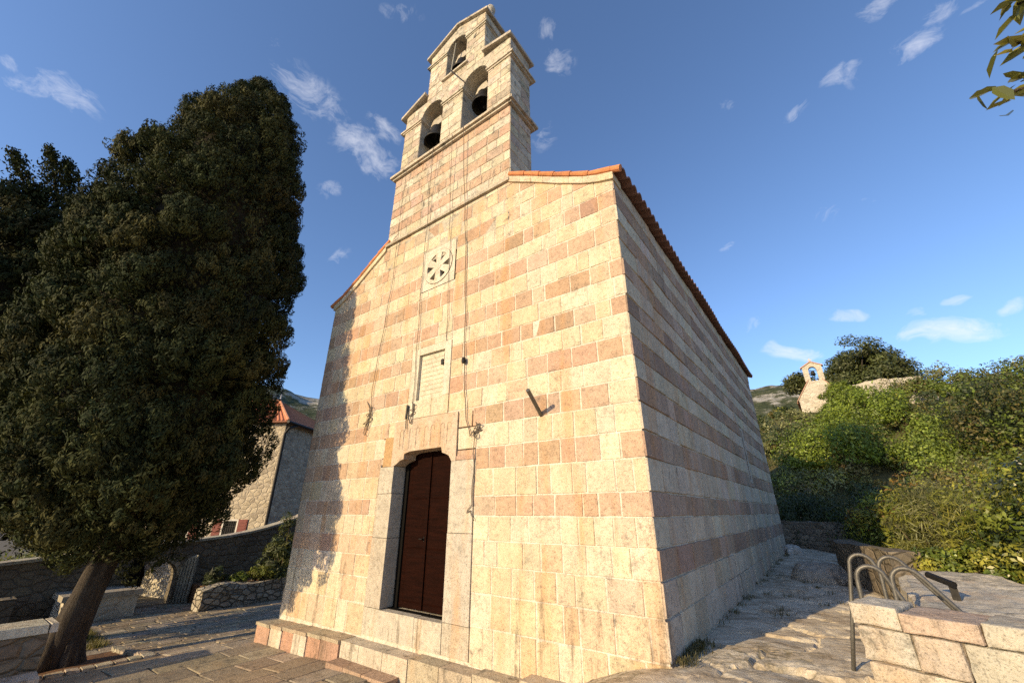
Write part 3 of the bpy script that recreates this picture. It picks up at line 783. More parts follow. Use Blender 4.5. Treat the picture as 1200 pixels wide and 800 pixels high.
mb = MB(); mb.tube([(-4.40, -.04, 1.86), (-4.40, -.05, 1.60)], .022, 8); mb.tube([(-4.40, -.045, 1.60), (-4.39, -.04, 1.42)], .009, 6); tag(mb.build('rope_weight', M['black']), 'black weight hanging on a cord under the recessed panel', 'weight')
mb = MB(); mb.box(-3.605, -3.555, -.02, .05, 2.52, 2.62); tag(mb.build('wall_socket', M['black']), 'tiny dark box on the recessed panel above the door', 'box')
mb = MB(); mb.lathe([(0, -.06), (.035, -.05), (.04, 0), (.03, .05), (0, .06)], (-3.0, -.05, 2.46), 10); tag(mb.build('cable_clamp', M['iron']), 'small round clamp gripping the dark cable above the door', 'clamp')
mb = MB(); mb.tube([(-4.0, -.12, 10.95), (-3.45, -.02, 10.05)], .014, 6); tag(mb.build('belfry_cable', M['iron']), 'dark cable stretched from top belfry sill to bell below', 'cable')
mb = MB(); mb.tube([(-4.10, .05, 10.90), (-3.98, .05, 12.2)], .018, 6); tag(mb.build('wooden_pole', M['grey_wood']), 'pale thin pole upright in the topmost belfry opening', 'pole')

# ------------------------------------------------------------------ step before the door
m = MB()
for a, b in ((-5.16, -4.72), (-4.715, -4.28), (-4.275, -3.74)):
    m.hull([(a, -.52, -2.6), (b, -.52, -2.6), (b, -.262, -2.6), (a, -.262, -2.6)], [(a, -.50+random.uniform(-.01, .01), -2.125+random.uniform(-.008, .008)), (b, -.50, -2.125), (b, -.262, -2.12), (a, -.262, -2.12)], jitc((.44, .30, .21), .05))
tag(m.build('stone_step', M['plinth']), 'low reddish stone step on paving before the church door', 'step')

# ------------------------------------------------------------------ paving on the left terrace
def build_paving():
    m = MB(); x = -15.2
    cols = [(.32, .26, .18), (.38, .32, .23), (.28, .23, .16), (.40, .33, .24), (.34, .27, .18)]
    while x < -3.2:
        big = x > -8.3
        w = random.uniform(.34, .60) if big else random.uniform(.16, .30); y = -9.+random.random()
        while y < 4.6:
            L = random.uniform(.45, 1.0) if big else random.uniform(.22, .55)
            x0, x1, y0, y1 = x, x+w, y, y+L
            y += L
            cx, cy = (x0+x1)/2, (y0+y1)/2
            if (-10.6 < cx < -8.7 and -4.0 < cy < -1.75) or (cy > -.35 and cx > XL-.1) or (cx < -12.2 and cy < -2.6 and random.random() < .8): continue
            q = [(a+random.uniform(-.022, .022), b+random.uniform(-.022, .022)) for a, b in ((x0, y0), (x1, y0), (x1, y1), (x0, y1))]
            a = inset(q, .004); b = inset(a, .016); dz = random.uniform(.012, .020); tx, ty = random.gauss(0, .004), random.gauss(0, .004)
            A = [(u, v, float(T(u, v))+.004) for u, v in a]; B = [(u, v, float(T(u, v))+dz+tx*(u-cx)+ty*(v-cy)) for u, v in b]
            i = len(m.v); m.v += A+B; c = jitc(random.choice(cols), .1)
            m.f.append((i+4, i+5, i+6, i+7)); m.c.append(c)
            for k in range(4): m.f.append((i+k, i+(k+1) % 4, i+4+(k+1) % 4, i+4+k)); m.c.append(c)
        x += w
    tag(m.build('paving', M['pave'], fix=False), kind='structure')
build_paving()
# bed of earth at the tree's foot with its edging stones
m = MB(); pts = [(-10.7, -4.1), (-8.6, -4.1), (-8.55, -1.75), (-10.6, -1.65)]
n = 14
for i in range(n):
    for j in range(n):
        P = []
        for a, b in ((i, j), (i+1, j), (i+1, j+1), (i, j+1)):
            u, v = -10.7+2.15*a/n, -4.1+2.4*b/n; P.append((u, v, float(T(u, v))+.012+.02*float(fbm(u*3, v*3, 1.))))
        m.face(P)
tag(m.build('soil_bed', M['soil'], weld=True, smooth=True), kind='structure')
m = MB()
y = -4.0
while y < -1.75:
    L = random.uniform(.14, .24); z = float(T(-8.65, y)); m.hull([(-8.72, y, z-.1), (-8.50, y, z-.1), (-8.50, y+L-.012, z-.1), (-8.72, y+L-.012, z-.1)], [(-8.70, y+.01, z+.06+random.uniform(-.015, .015)), (-8.52, y+.01, z+.06), (-8.52, y+L-.022, z+.055), (-8.70, y+L-.022, z+.06)], jitc((.42, .36, .27), .1)); y += L
xx = -10.6
while xx < -8.75:
    L = random.uniform(.14, .26); z = float(T(xx, -1.68)); m.hull([(xx, -1.78, z-.1), (xx+L-.012, -1.78, z-.1), (xx+L-.012, -1.60, z-.1), (xx, -1.60, z-.1)], [(xx+.01, -1.77, z+.07+random.uniform(-.02, .02)), (xx+L-.022, -1.77, z+.06), (xx+L-.022, -1.61, z+.065), (xx+.01, -1.61, z+.06)], jitc((.42, .36, .27), .1)); xx += L
tag(m.build('kerb', M['plinth']), kind='structure')

# ------------------------------------------------------------------ cypresses
def interp(tab, z): return np.interp(z, [t[0] for t in tab], [t[1] for t in tab])
def cypress_foliage(base, tab, lat, lean, nclump, ntuft, per, size, cols, g, clump_r=(.28, .58), lumps=.18):
    """tab rows z, rx, ry (absolute z); lat(z) -> x,y offset of the axis. Foliage in cauliflower clumps, each made of
    small upright tufts of scale-like faces, over an inner layer that closes the heart of the crown"""
    zs = np.array([t[0] for t in tab]); rx = np.array([t[1] for t in tab]); ry = np.array([t[2] for t in tab])
    zz = np.linspace(zs[0], zs[-1], 400); w = np.interp(zz, zs, rx)+.25; w /= w.sum()
    z = g.choice(zz, nclump, p=w)+g.normal(size=nclump)*.05
    th = g.random(nclump)*2*math.pi
    RX, RY = np.interp(z, zs, rx), np.interp(z, zs, ry)
    lump = 1+lumps*fbm(np.cos(th)*1.7+base[0], np.sin(th)*1.7, z*.75, 3)
    cr = g.uniform(*clump_r, nclump)*np.clip(RX/1.2, .45, 1.)
    dep = np.maximum(0, 1-cr*.75/np.maximum(RX, .3)-.24*g.random(nclump)**1.5+.08)
    ox, oy = lat(z)
    cen = np.stack([base[0]+ox+RX*np.cos(th)*lump*dep, base[1]+oy+RY*np.sin(th)*lump*dep, z], 1)
    out = unit(np.stack([np.cos(th)*RX, np.sin(th)*RY, .45*np.maximum(RX, .4)], 1)+np.array(lean))
    # rounded sprigs over the outer side of each clump; leaves lie on the sprig's outer surface
    t1 = np.repeat(np.arange(nclump), ntuft); n1 = len(t1)
    d1 = unit(g.normal(size=(n1, 3))+out[t1]*1.0)
    tc = cen[t1]+d1*cr[t1][:, None]*np.array([1., 1., 1.2])*(.78+.27*g.random((n1, 1)))
    tr = .085+.075*g.random(n1)
    t = np.repeat(np.arange(n1), per); n = len(t)
    d = unit(g.normal(size=(n, 3))+d1[t]*1.1); up = unit(d1[t]+np.array([0, 0, .9]))
    off = d*(tr[t]*(.75+.3*g.random(n)))[:, None]; off += up*np.maximum(np.sum(off*up, 1, keepdims=True), 0)*.7
    P = tc[t]+off
    V = leaves(P, d, size*1.15*(.6+.8*g.random(n)), .40, along=up*2.2, rnd=.28, g=g)
    c1 = palette(nclump, cols, g, .14)[t1]*(1+.15*g.normal(size=(n1, 1))); cc = c1[t]*(1+.2*g.normal(size=(n, 1)))
    # short sprays between the clumps, on and just above the dark inner core
    k = nclump*70; z2 = g.choice(zz, k, p=w); th2 = g.random(k)*6.283; r2 = .72+.18*g.random(k); ox2, oy2 = lat(z2)
    o2 = unit(np.stack([np.cos(th2), np.sin(th2), np.full(k, .5)], 1))
    P2 = np.stack([base[0]+ox2+np.interp(z2, zs, rx)*np.cos(th2)*r2, base[1]+oy2+np.interp(z2, zs, ry)*np.sin(th2)*r2, z2], 1)
    V2 = leaves(P2, o2, .10, .55, along=o2+np.array([0, 0, .8]), rnd=.7, g=g); c2 = palette(k, cols, g, .2)
    return np.concatenate([V, V2]), np.clip(np.concatenate([cc, c2]), .004, .5)
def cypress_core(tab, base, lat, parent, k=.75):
    """added lumpy closed body, painted near-black for the shade seen through the gaps"""
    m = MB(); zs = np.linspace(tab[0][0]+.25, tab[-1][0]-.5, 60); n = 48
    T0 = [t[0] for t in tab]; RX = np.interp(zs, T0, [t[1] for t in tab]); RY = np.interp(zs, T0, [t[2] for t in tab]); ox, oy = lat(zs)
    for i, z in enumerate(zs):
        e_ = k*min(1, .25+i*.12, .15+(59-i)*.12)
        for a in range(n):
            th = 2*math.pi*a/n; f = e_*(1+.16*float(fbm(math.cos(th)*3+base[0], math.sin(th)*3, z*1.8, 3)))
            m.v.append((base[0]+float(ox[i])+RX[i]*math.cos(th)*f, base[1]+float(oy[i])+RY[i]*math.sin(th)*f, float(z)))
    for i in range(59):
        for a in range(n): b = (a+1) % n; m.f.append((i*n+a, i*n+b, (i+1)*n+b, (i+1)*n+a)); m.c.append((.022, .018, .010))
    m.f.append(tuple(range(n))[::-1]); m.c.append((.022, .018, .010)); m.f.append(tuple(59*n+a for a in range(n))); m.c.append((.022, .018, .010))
    return m.build('crown_shade_core', M['cypress'], parent, smooth=True)  # core's dark colour stands in for shade deep between the sprays
CYP = [(.034, .041, .013), (.042, .046, .014), (.026, .034, .012), (.056, .054, .018), (.032, .041, .015)]
def build_cypress():
    bx, by = -9.8, -2.70; bz = float(T(bx, by))
    o = empty('cypress_tree', (bx, by, bz)); tag(o, 'tall dense cypress with bulging dark crown beside the church facade', 'cypress')
    t = MB()
    t.tube([(bx, by-.02, bz-.2), (bx, by, bz+.10), (bx+.02, by+.03, bz+.5), (bx+.05, by+.10, bz+1.1), (bx+.02, by+.22, bz+1.9), (bx, by+.25, bz+2.8), (bx, by+.1, bz+5), (bx, by-.3, bz+9), (bx, by-.6, bz+13)], [.30, .26, .235, .22, .22, .24, .22, .15, .04], 22, noise_amp=.45)
    for a in range(5):
        q = a*1.26+.4; t.tube([(bx+math.cos(q)*.38, by+math.sin(q)*.38, bz-.12), (bx+math.cos(q)*.25, by+math.sin(q)*.25, bz+.14), (bx+math.cos(q)*.17, by+math.sin(q)*.17, bz+.75)], [.10, .12, .05], 8, noise_amp=.3)
    for k in range(7):
        q = k*.9; z0 = bz+2.0+k*.35; t.tube([(bx, by+.25, z0), (bx+math.cos(q)*.8, by+.2+math.sin(q)*.8, z0+.5), (bx+math.cos(q)*1.4, by+.2+math.sin(q)*1.6, z0+1.6)], [.10, .06, .02], 8)
    t.build('trunk', M['bark'], o, smooth=True)
    g = np.random.default_rng(11)
    tab = [(-.85, .5, .5), (-.45, 1.4, .95), (.2, 2.45, 1.55), (1.2, 2.5, 2.0), (2.4, 2.25, 2.0), (4., 2.0, 2.2), (5.6, 1.95, 2.25), (7.4, 1.95, 1.95), (8.8, 1.7, 1.55), (10., 1.4, 1.15), (10.9, 1.0, .90), (11.7, .6, .52), (12.35, .2, .2)]
    lat = lambda z: (np.zeros_like(z)-.1, np.interp(z, [-1, 4, 8, 10, 12], [.25, .0, .08, .25, .3]))
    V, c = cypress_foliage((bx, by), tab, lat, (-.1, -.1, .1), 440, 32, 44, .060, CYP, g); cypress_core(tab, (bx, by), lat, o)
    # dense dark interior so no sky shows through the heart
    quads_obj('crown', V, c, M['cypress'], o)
    settle(o)
build_cypress()
def build_cypress2():
    bx, by = -12.9, -4.7; bz = float(T(bx, by))
    o = empty('cypress_tree', (bx, by, bz)); tag(o, 'wind-blown cypress with feathery leaning tips behind the dense one', 'cypress')
    t = MB(); t.tube([(bx, by, bz-.2), (bx, by, bz+.5), (bx-.1, by-.05, bz+2), (bx-.1, by-.2, bz+6), (bx-.2, by-.6, bz+9)], [.34, .26, .23, .17, .05], 16, noise_amp=.3)
    g = np.random.default_rng(12)
    tab = [(-.8, .7, .9), (.1, 1.6, 1.8), (1.5, 2.3, 2.5), (3.2, 2.2, 2.7), (5., 1.8, 2.5), (6.3, 1.2, 2.0), (7.0, .6, 1.2), (7.4, .3, .4)]
    lat = lambda z: (np.zeros_like(z), np.interp(z, [-1, 3, 8], [.0, -.3, -.5]))
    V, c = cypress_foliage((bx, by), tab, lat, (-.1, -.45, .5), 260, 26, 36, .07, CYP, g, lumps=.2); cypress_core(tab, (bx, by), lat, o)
    # plumes sweeping up and to the south
    tips = [((bx, by-.2, 6.2), (bx-.2, by-.75, 9.1)), ((bx, by-.1, 6.4), (bx-.1, by-.35, 8.9)), ((bx+.2, by-.7, 5.4), (bx, by-1.9, 7.9)), ((bx, by-1.0, 4.8), (bx, by-2.5, 7.0)), ((bx, by+.4, 6.6), (bx, by+.35, 8.6)), ((bx+.3, by+.9, 6.5), (bx+.2, by+.85, 8.3)), ((bx, by-1.4, 4.4), (bx, by-2.9, 6.1)), ((bx+.2, by-.3, 5.5), (bx+.1, by-1.2, 8.4))]
    for (a, b) in tips:
        a, b = np.array(a), np.array(b); n = 2600
        s = g.random(n)**.8; bend = np.array([0, -.35, -.1])
        P = a+(b-a)*s[:, None]+bend*(s**2)[:, None]+g.normal(size=(n, 3))*(.30*(1-s)+.05)[:, None]
        d = unit((b-a)[None]+g.normal(size=(n, 3))*.9)
        V = np.concatenate([V, leaves(P, unit(g.normal(size=(n, 3))), .095*(.6+.8*g.random(n)), .4, along=d*2, rnd=.3, g=g)]); c = np.concatenate([c, palette(n, CYP, g, .3)])
        t.tube([tuple(a), tuple(a+(b-a)*.5+bend*.25), tuple(b+bend*.95)], [.05, .03, .008], 6)
    t.build('trunk', M['bark'], o, smooth=True)
    quads_obj('crown', V, c, M['cypress'], o); settle(o)
build_cypress2()

# ------------------------------------------------------------------ shrubs
def shrub(name, loc, r, label, cat, cols, leaf=.07, n=6000, clumps=60, mat='leaf', aspect=.5, group=None, up=.12, stems=6, seed=1, flowers=0, droop=None, lump=.3):
    g = np.random.default_rng(seed); x, y, z = loc; rx, ry, rz = r
    o = empty(name, loc); tag(o, label, cat, group)
    d = unit(g.normal(size=(clumps, 3))); d[:, 2] = np.abs(d[:, 2])*1.0-.18
    rad = (.55+.45*g.random(clumps)**.5)*(1+lump*fbm(d[:, 0]*2+seed, d[:, 1]*2, d[:, 2]*2, 2))
    cc = d*rad[:, None]*np.array([rx, ry, rz])+np.array([x, y, z+rz*.25])
    cr = g.uniform(.16, .34, clumps)*min(rx, ry, rz)*1.25
    t = g.integers(0, clumps, n); dd = unit(g.normal(size=(n, 3)))
    P = cc[t]+dd*(cr[t]*(.4+.6*g.random(n)**.5))[:, None]*np.array([1.15, 1.15, .85])
    zmin = z+.02; P[:, 2] = np.maximum(P[:, 2], zmin+.1*g.random(n))
    nr = unit(dd*.7+d[t]*.5+np.array([0, 0, up]))
    V = leaves(P, nr, leaf*(.6+.8*g.random(n)), aspect, rnd=.42, g=g)
    cl = palette(clumps, cols, g, .18)[t]*(1+.18*g.normal(size=(n, 1)))
    if flowers:
        i = g.integers(0, n, flowers); cl[i] = (.75, .62, .55)
    s = MB()
    for k in range(stems):
        q = cc[g.integers(0, clumps)]; m_ = (np.array([x, y, z])+q)/2+g.normal(size=3)*.08*rx
        s.tube([(x+g.normal()*.12*rx, y+g.normal()*.12*ry, z-.15), tuple(m_), tuple(q)], [.02+.012*rx, .016, .006], 6)
    s.build('stem', M['twig'], o)
    quads_obj('foliage', V, np.clip(cl, .004, .8), M[mat], o); settle(o); return o
GREEN = [(.11, .15, .020), (.135, .175, .022), (.085, .12, .022), (.155, .19, .03)]
YELLOW = [(.21, .21, .03), (.25, .235, .04), (.18, .19, .03), (.14, .165, .028)]
OLIVE = [(.16, .165, .06), (.20, .20, .09), (.135, .14, .055), (.115, .12, .04)]
DARK = [(.035, .05, .014), (.045, .06, .016), (.055, .065, .022)]
BROWN = [(.15, .125, .04), (.12, .115, .032), (.10, .105, .026), (.16, .12, .045)]

# left side plants
shrub('oleander_shrub', (-13.95, 3.0, -2.5), (.62, .62, 2.0), 'upright oleander shrub with narrow leaves against the church corner', 'oleander', [(.085, .10, .03), (.11, .12, .04), (.06, .075, .025)], .17, 4200, 70, 'leaf', .22, stems=9, seed=21)
shrub('garden_plant', (-13.75, 2.35, -2.0), (.42, .42, .38), 'round yellow-green garden plant on the low rubble wall', 'plant', YELLOW, .06, 2600, 36, seed=22)
shrub('garden_plant', (-13.8, 1.72, -2.0), (.24, .24, .26), 'small green tuft of a plant behind the low rubble wall', 'plant', GREEN, .06, 1100, 20, seed=23)
shrub('garden_plant', (-14.1, 1.2, -2.05), (.30, .30, .42), 'spiky dark plant in shade behind the low rubble wall', 'plant', DARK, .2, 700, 24, aspect=.12, seed=24)
shrub('garden_plant', (-13.7, 2.95, -2.05), (.25, .25, .3), 'small grey-green plant at the oleander foot', 'plant', OLIVE, .06, 1100, 20, seed=29)
shrub('wall_bush', (-18.2, -1.2, -2.0), (1.4, 1.7, 1.45), 'sunlit green bush behind the arched garden wall', 'bush', GREEN+OLIVE, .11, 8000, 70, seed=25)
shrub('wall_bush', (-17.3, -3.9, -2.2), (.9, 1.3, 1.1), 'low sunlit bush above the wall behind the dark trunk', 'bush', YELLOW+GREEN, .10, 5000, 50, seed=26)

# ------------------------------------------------------------------ walls on the left
def noisy_box_wall(name, path, th, zt, zb, mat, label, cat, cap=None, capmat=None, amp=.02, parent=None):
    """wall along a 2d path; zt(s) top height, zb bottom; wavy faces"""
    m = MB(); P = [Vector(p) for p in path]; pts = []
    for a, b in zip(P[:-1], P[1:]):
        n = max(1, int((b-a).length/.22)); pts += [a+(b-a)*i/n for i in range(n)]
    pts.append(P[-1]); N_ = len(pts)
    L = []; s = 0
    for i, p in enumerate(pts):
        d = (pts[min(i+1, N_-1)]-pts[max(i-1, 0)]).normalized(); nn = Vector((-d.y, d.x))
        if i: s += (p-pts[i-1]).length
        top = zt(s) if callable(zt) else zt
        col = []
        nz = 6
        for sd in (1, -1):
            for k in range(nz+1):
                z = zb+(top-zb)*k/nz
                off = th/2+amp*float(fbm(s*2.3+sd*9, z*2.7, 2.+sd, 3))*2; q = p+nn*sd*off
                col.append((q.x, q.y, z+(amp*float(fbm(s*2.1, sd*3., 8., 2)) if k == nz else 0)))
        L.append(col)
    base = 0; m.v = [v for c in L for v in c]; K = 14
    for i in range(N_-1):
        for k in range(6):
            m.f.append((i*K+k, i*K+k+1, (i+1)*K+k+1, (i+1)*K+k)); m.f.append((i*K+7+k+1, i*K+7+k, (i+1)*K+7+k, (i+1)*K+7+k+1))
        m.f.append((i*K+6, i*K+13, (i+1)*K+13, (i+1)*K+6))
    for i in (0, N_-1): m.f.append(tuple(i*K+k for k in range(7))+tuple(i*K+13-k for k in range(7)))
    m.c = [(.5, .45, .36)]*len(m.f)
    o = m.build(name, M[mat], parent)
    if label: tag(o, label, cat)
    return o
# the wall with the arched gateway: two runs and a lintel piece, one thing
gw = empty('garden_wall', (-15.5, .0, -2.55)); tag(gw, 'shaded rubble garden wall with an arched gateway and sunlit coping', 'wall')
m = MB()
GY0, GY1, GSP, GB = -.34, .50, -1.82, -2.7
WX0, WX1 = -15.75, -15.25
top = lambda y: -1.17+.085*(y+2.5)+(.26*max(0, (y-1.4)/2.2)**2 if y > 1.4 else 0)
def wall_piece(ya, yb):
    n = max(2, int((yb-ya)/.3))
    pl_ = [(ya, GB), (yb, GB)]+[(yb+(ya-yb)*i/n, top(yb+(ya-yb)*i/n)) for i in range(n+1)]
    m.prism_x(pl_, WX0, WX1)
wall_piece(-8., GY0); wall_piece(GY1, 4.6)
cy, rr = (GY0+GY1)/2, (GY1-GY0)/2
pl_ = [(GY0, GSP)]+[(cy-rr*math.cos(math.pi*i/14), GSP+rr*math.sin(math.pi*i/14)) for i in range(1, 14)]+[(GY1, GSP)]+[(GY1, top(GY1)), (GY0, top(GY0))]
m.prism_x(pl_, WX0, WX1)
m.build('wall', M['garden_wall'], gw)
m = MB(); y = -8.
while y < 4.5:
    L = random.uniform(.4, .8); a, b = y, min(4.6, y+L-.01)
    m.hull([(WX0-.05, a, top(a)+.002), (WX1+.05, a, top(a)+.002), (WX1+.05, b, top(b)+.002), (WX0-.05, b, top(b)+.002)], [(WX0-.04, a, top(a)+.075), (WX1+.04, a, top(a)+.07), (WX1+.04, b, top(b)+.075), (WX0-.04, b, top(b)+.07)], jitc((.47, .41, .31), .08)); y += L
m.build('coping', M['plinth'], gw)
m = MB()
for i in range(11):
    t0, t1 = math.pi*i/11, math.pi*(i+1)/11-.03
    p = [(cy-q*math.cos(t), GSP+q*math.sin(t)) for q, t in ((rr+.003, t1), (rr+.14, t1), (rr+.14, t0), (rr+.003, t0))]
    m.prism_x(p, WX0+.02, WX1+.025, jitc((.42, .36, .27), .08))
m.build('gateway_arch', M['plinth'], gw); settle(gw)
# lit wall seen through the gateway
noisy_box_wall('stone_wall', [(-16.2, .95), (-19., .3)], .4, -.95, -2.8, 'far_wall', 'pale sunlit stone wall seen through the arched gateway', 'wall')
# two arched gate leaves standing open
def gate_leaf(hinge, ang, label, mat):
    o = empty('gate', (hinge[0], hinge[1], -2.56)); tag(o, label, 'gate', 'leaves of the arched garden gate')
    w, hh = .44, 1.28
    f = MB(); dx, dy = math.cos(ang), math.sin(ang); P = lambda u, z, d=0.: (hinge[0]+dx*u-dy*d, hinge[1]+dy*u+dx*d, -2.56+z)
    zt = lambda u: .80+(hh-.80)*math.sqrt(max(0, 1-((w-u)/w)**2)) if True else hh
    def bar(u0, u1, z0, z1, d0, d1): f.hull([P(u0, z0, d0), P(u1, z0, d0), P(u1, z0, d1), P(u0, z0, d1)], [P(u0, z1(u0), d0), P(u1, z1(u1), d0), P(u1, z1(u1), d1), P(u0, z1(u0), d1)], (.5, .5, .5))
    for k in range(5):
        u = .02+k*.088; bar(u, u+.055, .02, lambda q: zt(q)-.02, 0, .03)
    f.build('slat_panel', mat, o); f = MB()
    for z in (.12, .62): bar(0, w, z, lambda q, z=z: z+.12, .031, .06)
    bar(0, .07, .0, lambda q: .86, .031, .062); bar(w-.06, w, .0, lambda q: hh, .031, .062)
    f.build('frame', mat, o)
    f = MB(); f.tube([P(w*(1-math.cos(t)), .80+(hh-.80)*math.sin(t), .04) for t in np.linspace(0, 1.57, 9)], .03, 6); f.build('arched_rail', mat, o)
    settle(o)
gate_leaf((-15.20, .54), R(38), 'grey weathered arched gate leaf lightened as if sunlit, open beside the lit gateway', M['grey_wood'])
gate_leaf((-15.20, -.38), R(-62), 'dark shaded arched gate leaf open against the garden wall', M['dark_wood'])
# stone platform by the gateway
o = empty('stone_bench', (-14.9, -1.55, -2.6)); tag(o, 'square stone platform with slab top beside the gateway', 'platform')
m = MB(); m.box(-15.2, -14.15, -2.05, -.60, -2.75, -2.06, (.46, .41, .31)); m.build('base', M['far_wall'], o)
m = MB(); m.box(-15.24, -14.08, -2.12, -.55, -2.058, -1.93, (.42, .37, .29)); m.build('top_slab', M['plinth'], o); settle(o)
noisy_box_wall('low_wall', [(-14.3, -8.), (-14.3, -2.9)], .45, -1.86, -2.8, 'garden_wall', 'low dark stone bench wall behind the cypress trunk', 'wall')
noisy_box_wall('rubble_wall', [(-13.35, .55), (-13.45, 1.8), (-13.3, 3.6)], .42, lambda s: -1.98+.03*math.sin(s*3)-.12*max(0, .5-s), -2.75, 'dry_wall', 'low rubble wall holding the planting bed by the church', 'wall', amp=.05)
m = MB(); m.box(-15.2, -13.5, .9, 4.4, -2.7, -2.06); tag(m.build('planting_bed', M['soil']), kind='structure')
# parapet in the left foreground
o = empty('parapet_wall', (-8.9, -4.6, -2.3)); tag(o, 'reddish rubble parapet with pale capstones beside the cypress trunk', 'wall')
noisy_box_wall('body', [(-8.45, -8.), (-8.45, -3.2)], .5, -1.66, -2.75, 'garden_wall', None, None, parent=o, amp=.03)
m = MB(); y = -8.0
while y < -3.2:
    L = random.uniform(.5, .9); b = min(-3.13, y+L-.012); m.hull([(-8.76, y, -1.655), (-8.14, y, -1.655), (-8.14, b, -1.655), (-8.76, b, -1.655)], [(-8.73, y+.01, -1.545+random.uniform(-.012, .012)), (-8.16, y+.01, -1.54), (-8.16, b-.01, -1.545), (-8.73, b-.01, -1.54)], jitc((.50, .45, .37), .06)); y += L
m.build('capstone', M['plinth'], o)
m = MB(); y = -8.
while y < -3.2:
    L = random.uniform(.5, .8); b = min(-3.16, y+L-.012); m.hull([(-8.17, y, -2.7), (-7.80, y, -2.7), (-7.80, b, -2.7), (-8.17, b, -2.7)], [(-8.17, y, -2.13), (-7.83, y, -2.14+random.uniform(-.02, .02)), (-7.83, b, -2.15), (-8.17, b, -2.12)], jitc((.45, .39, .31), .08)); y += L
m.build('ledge_stone', M['plinth'], o); settle(o)

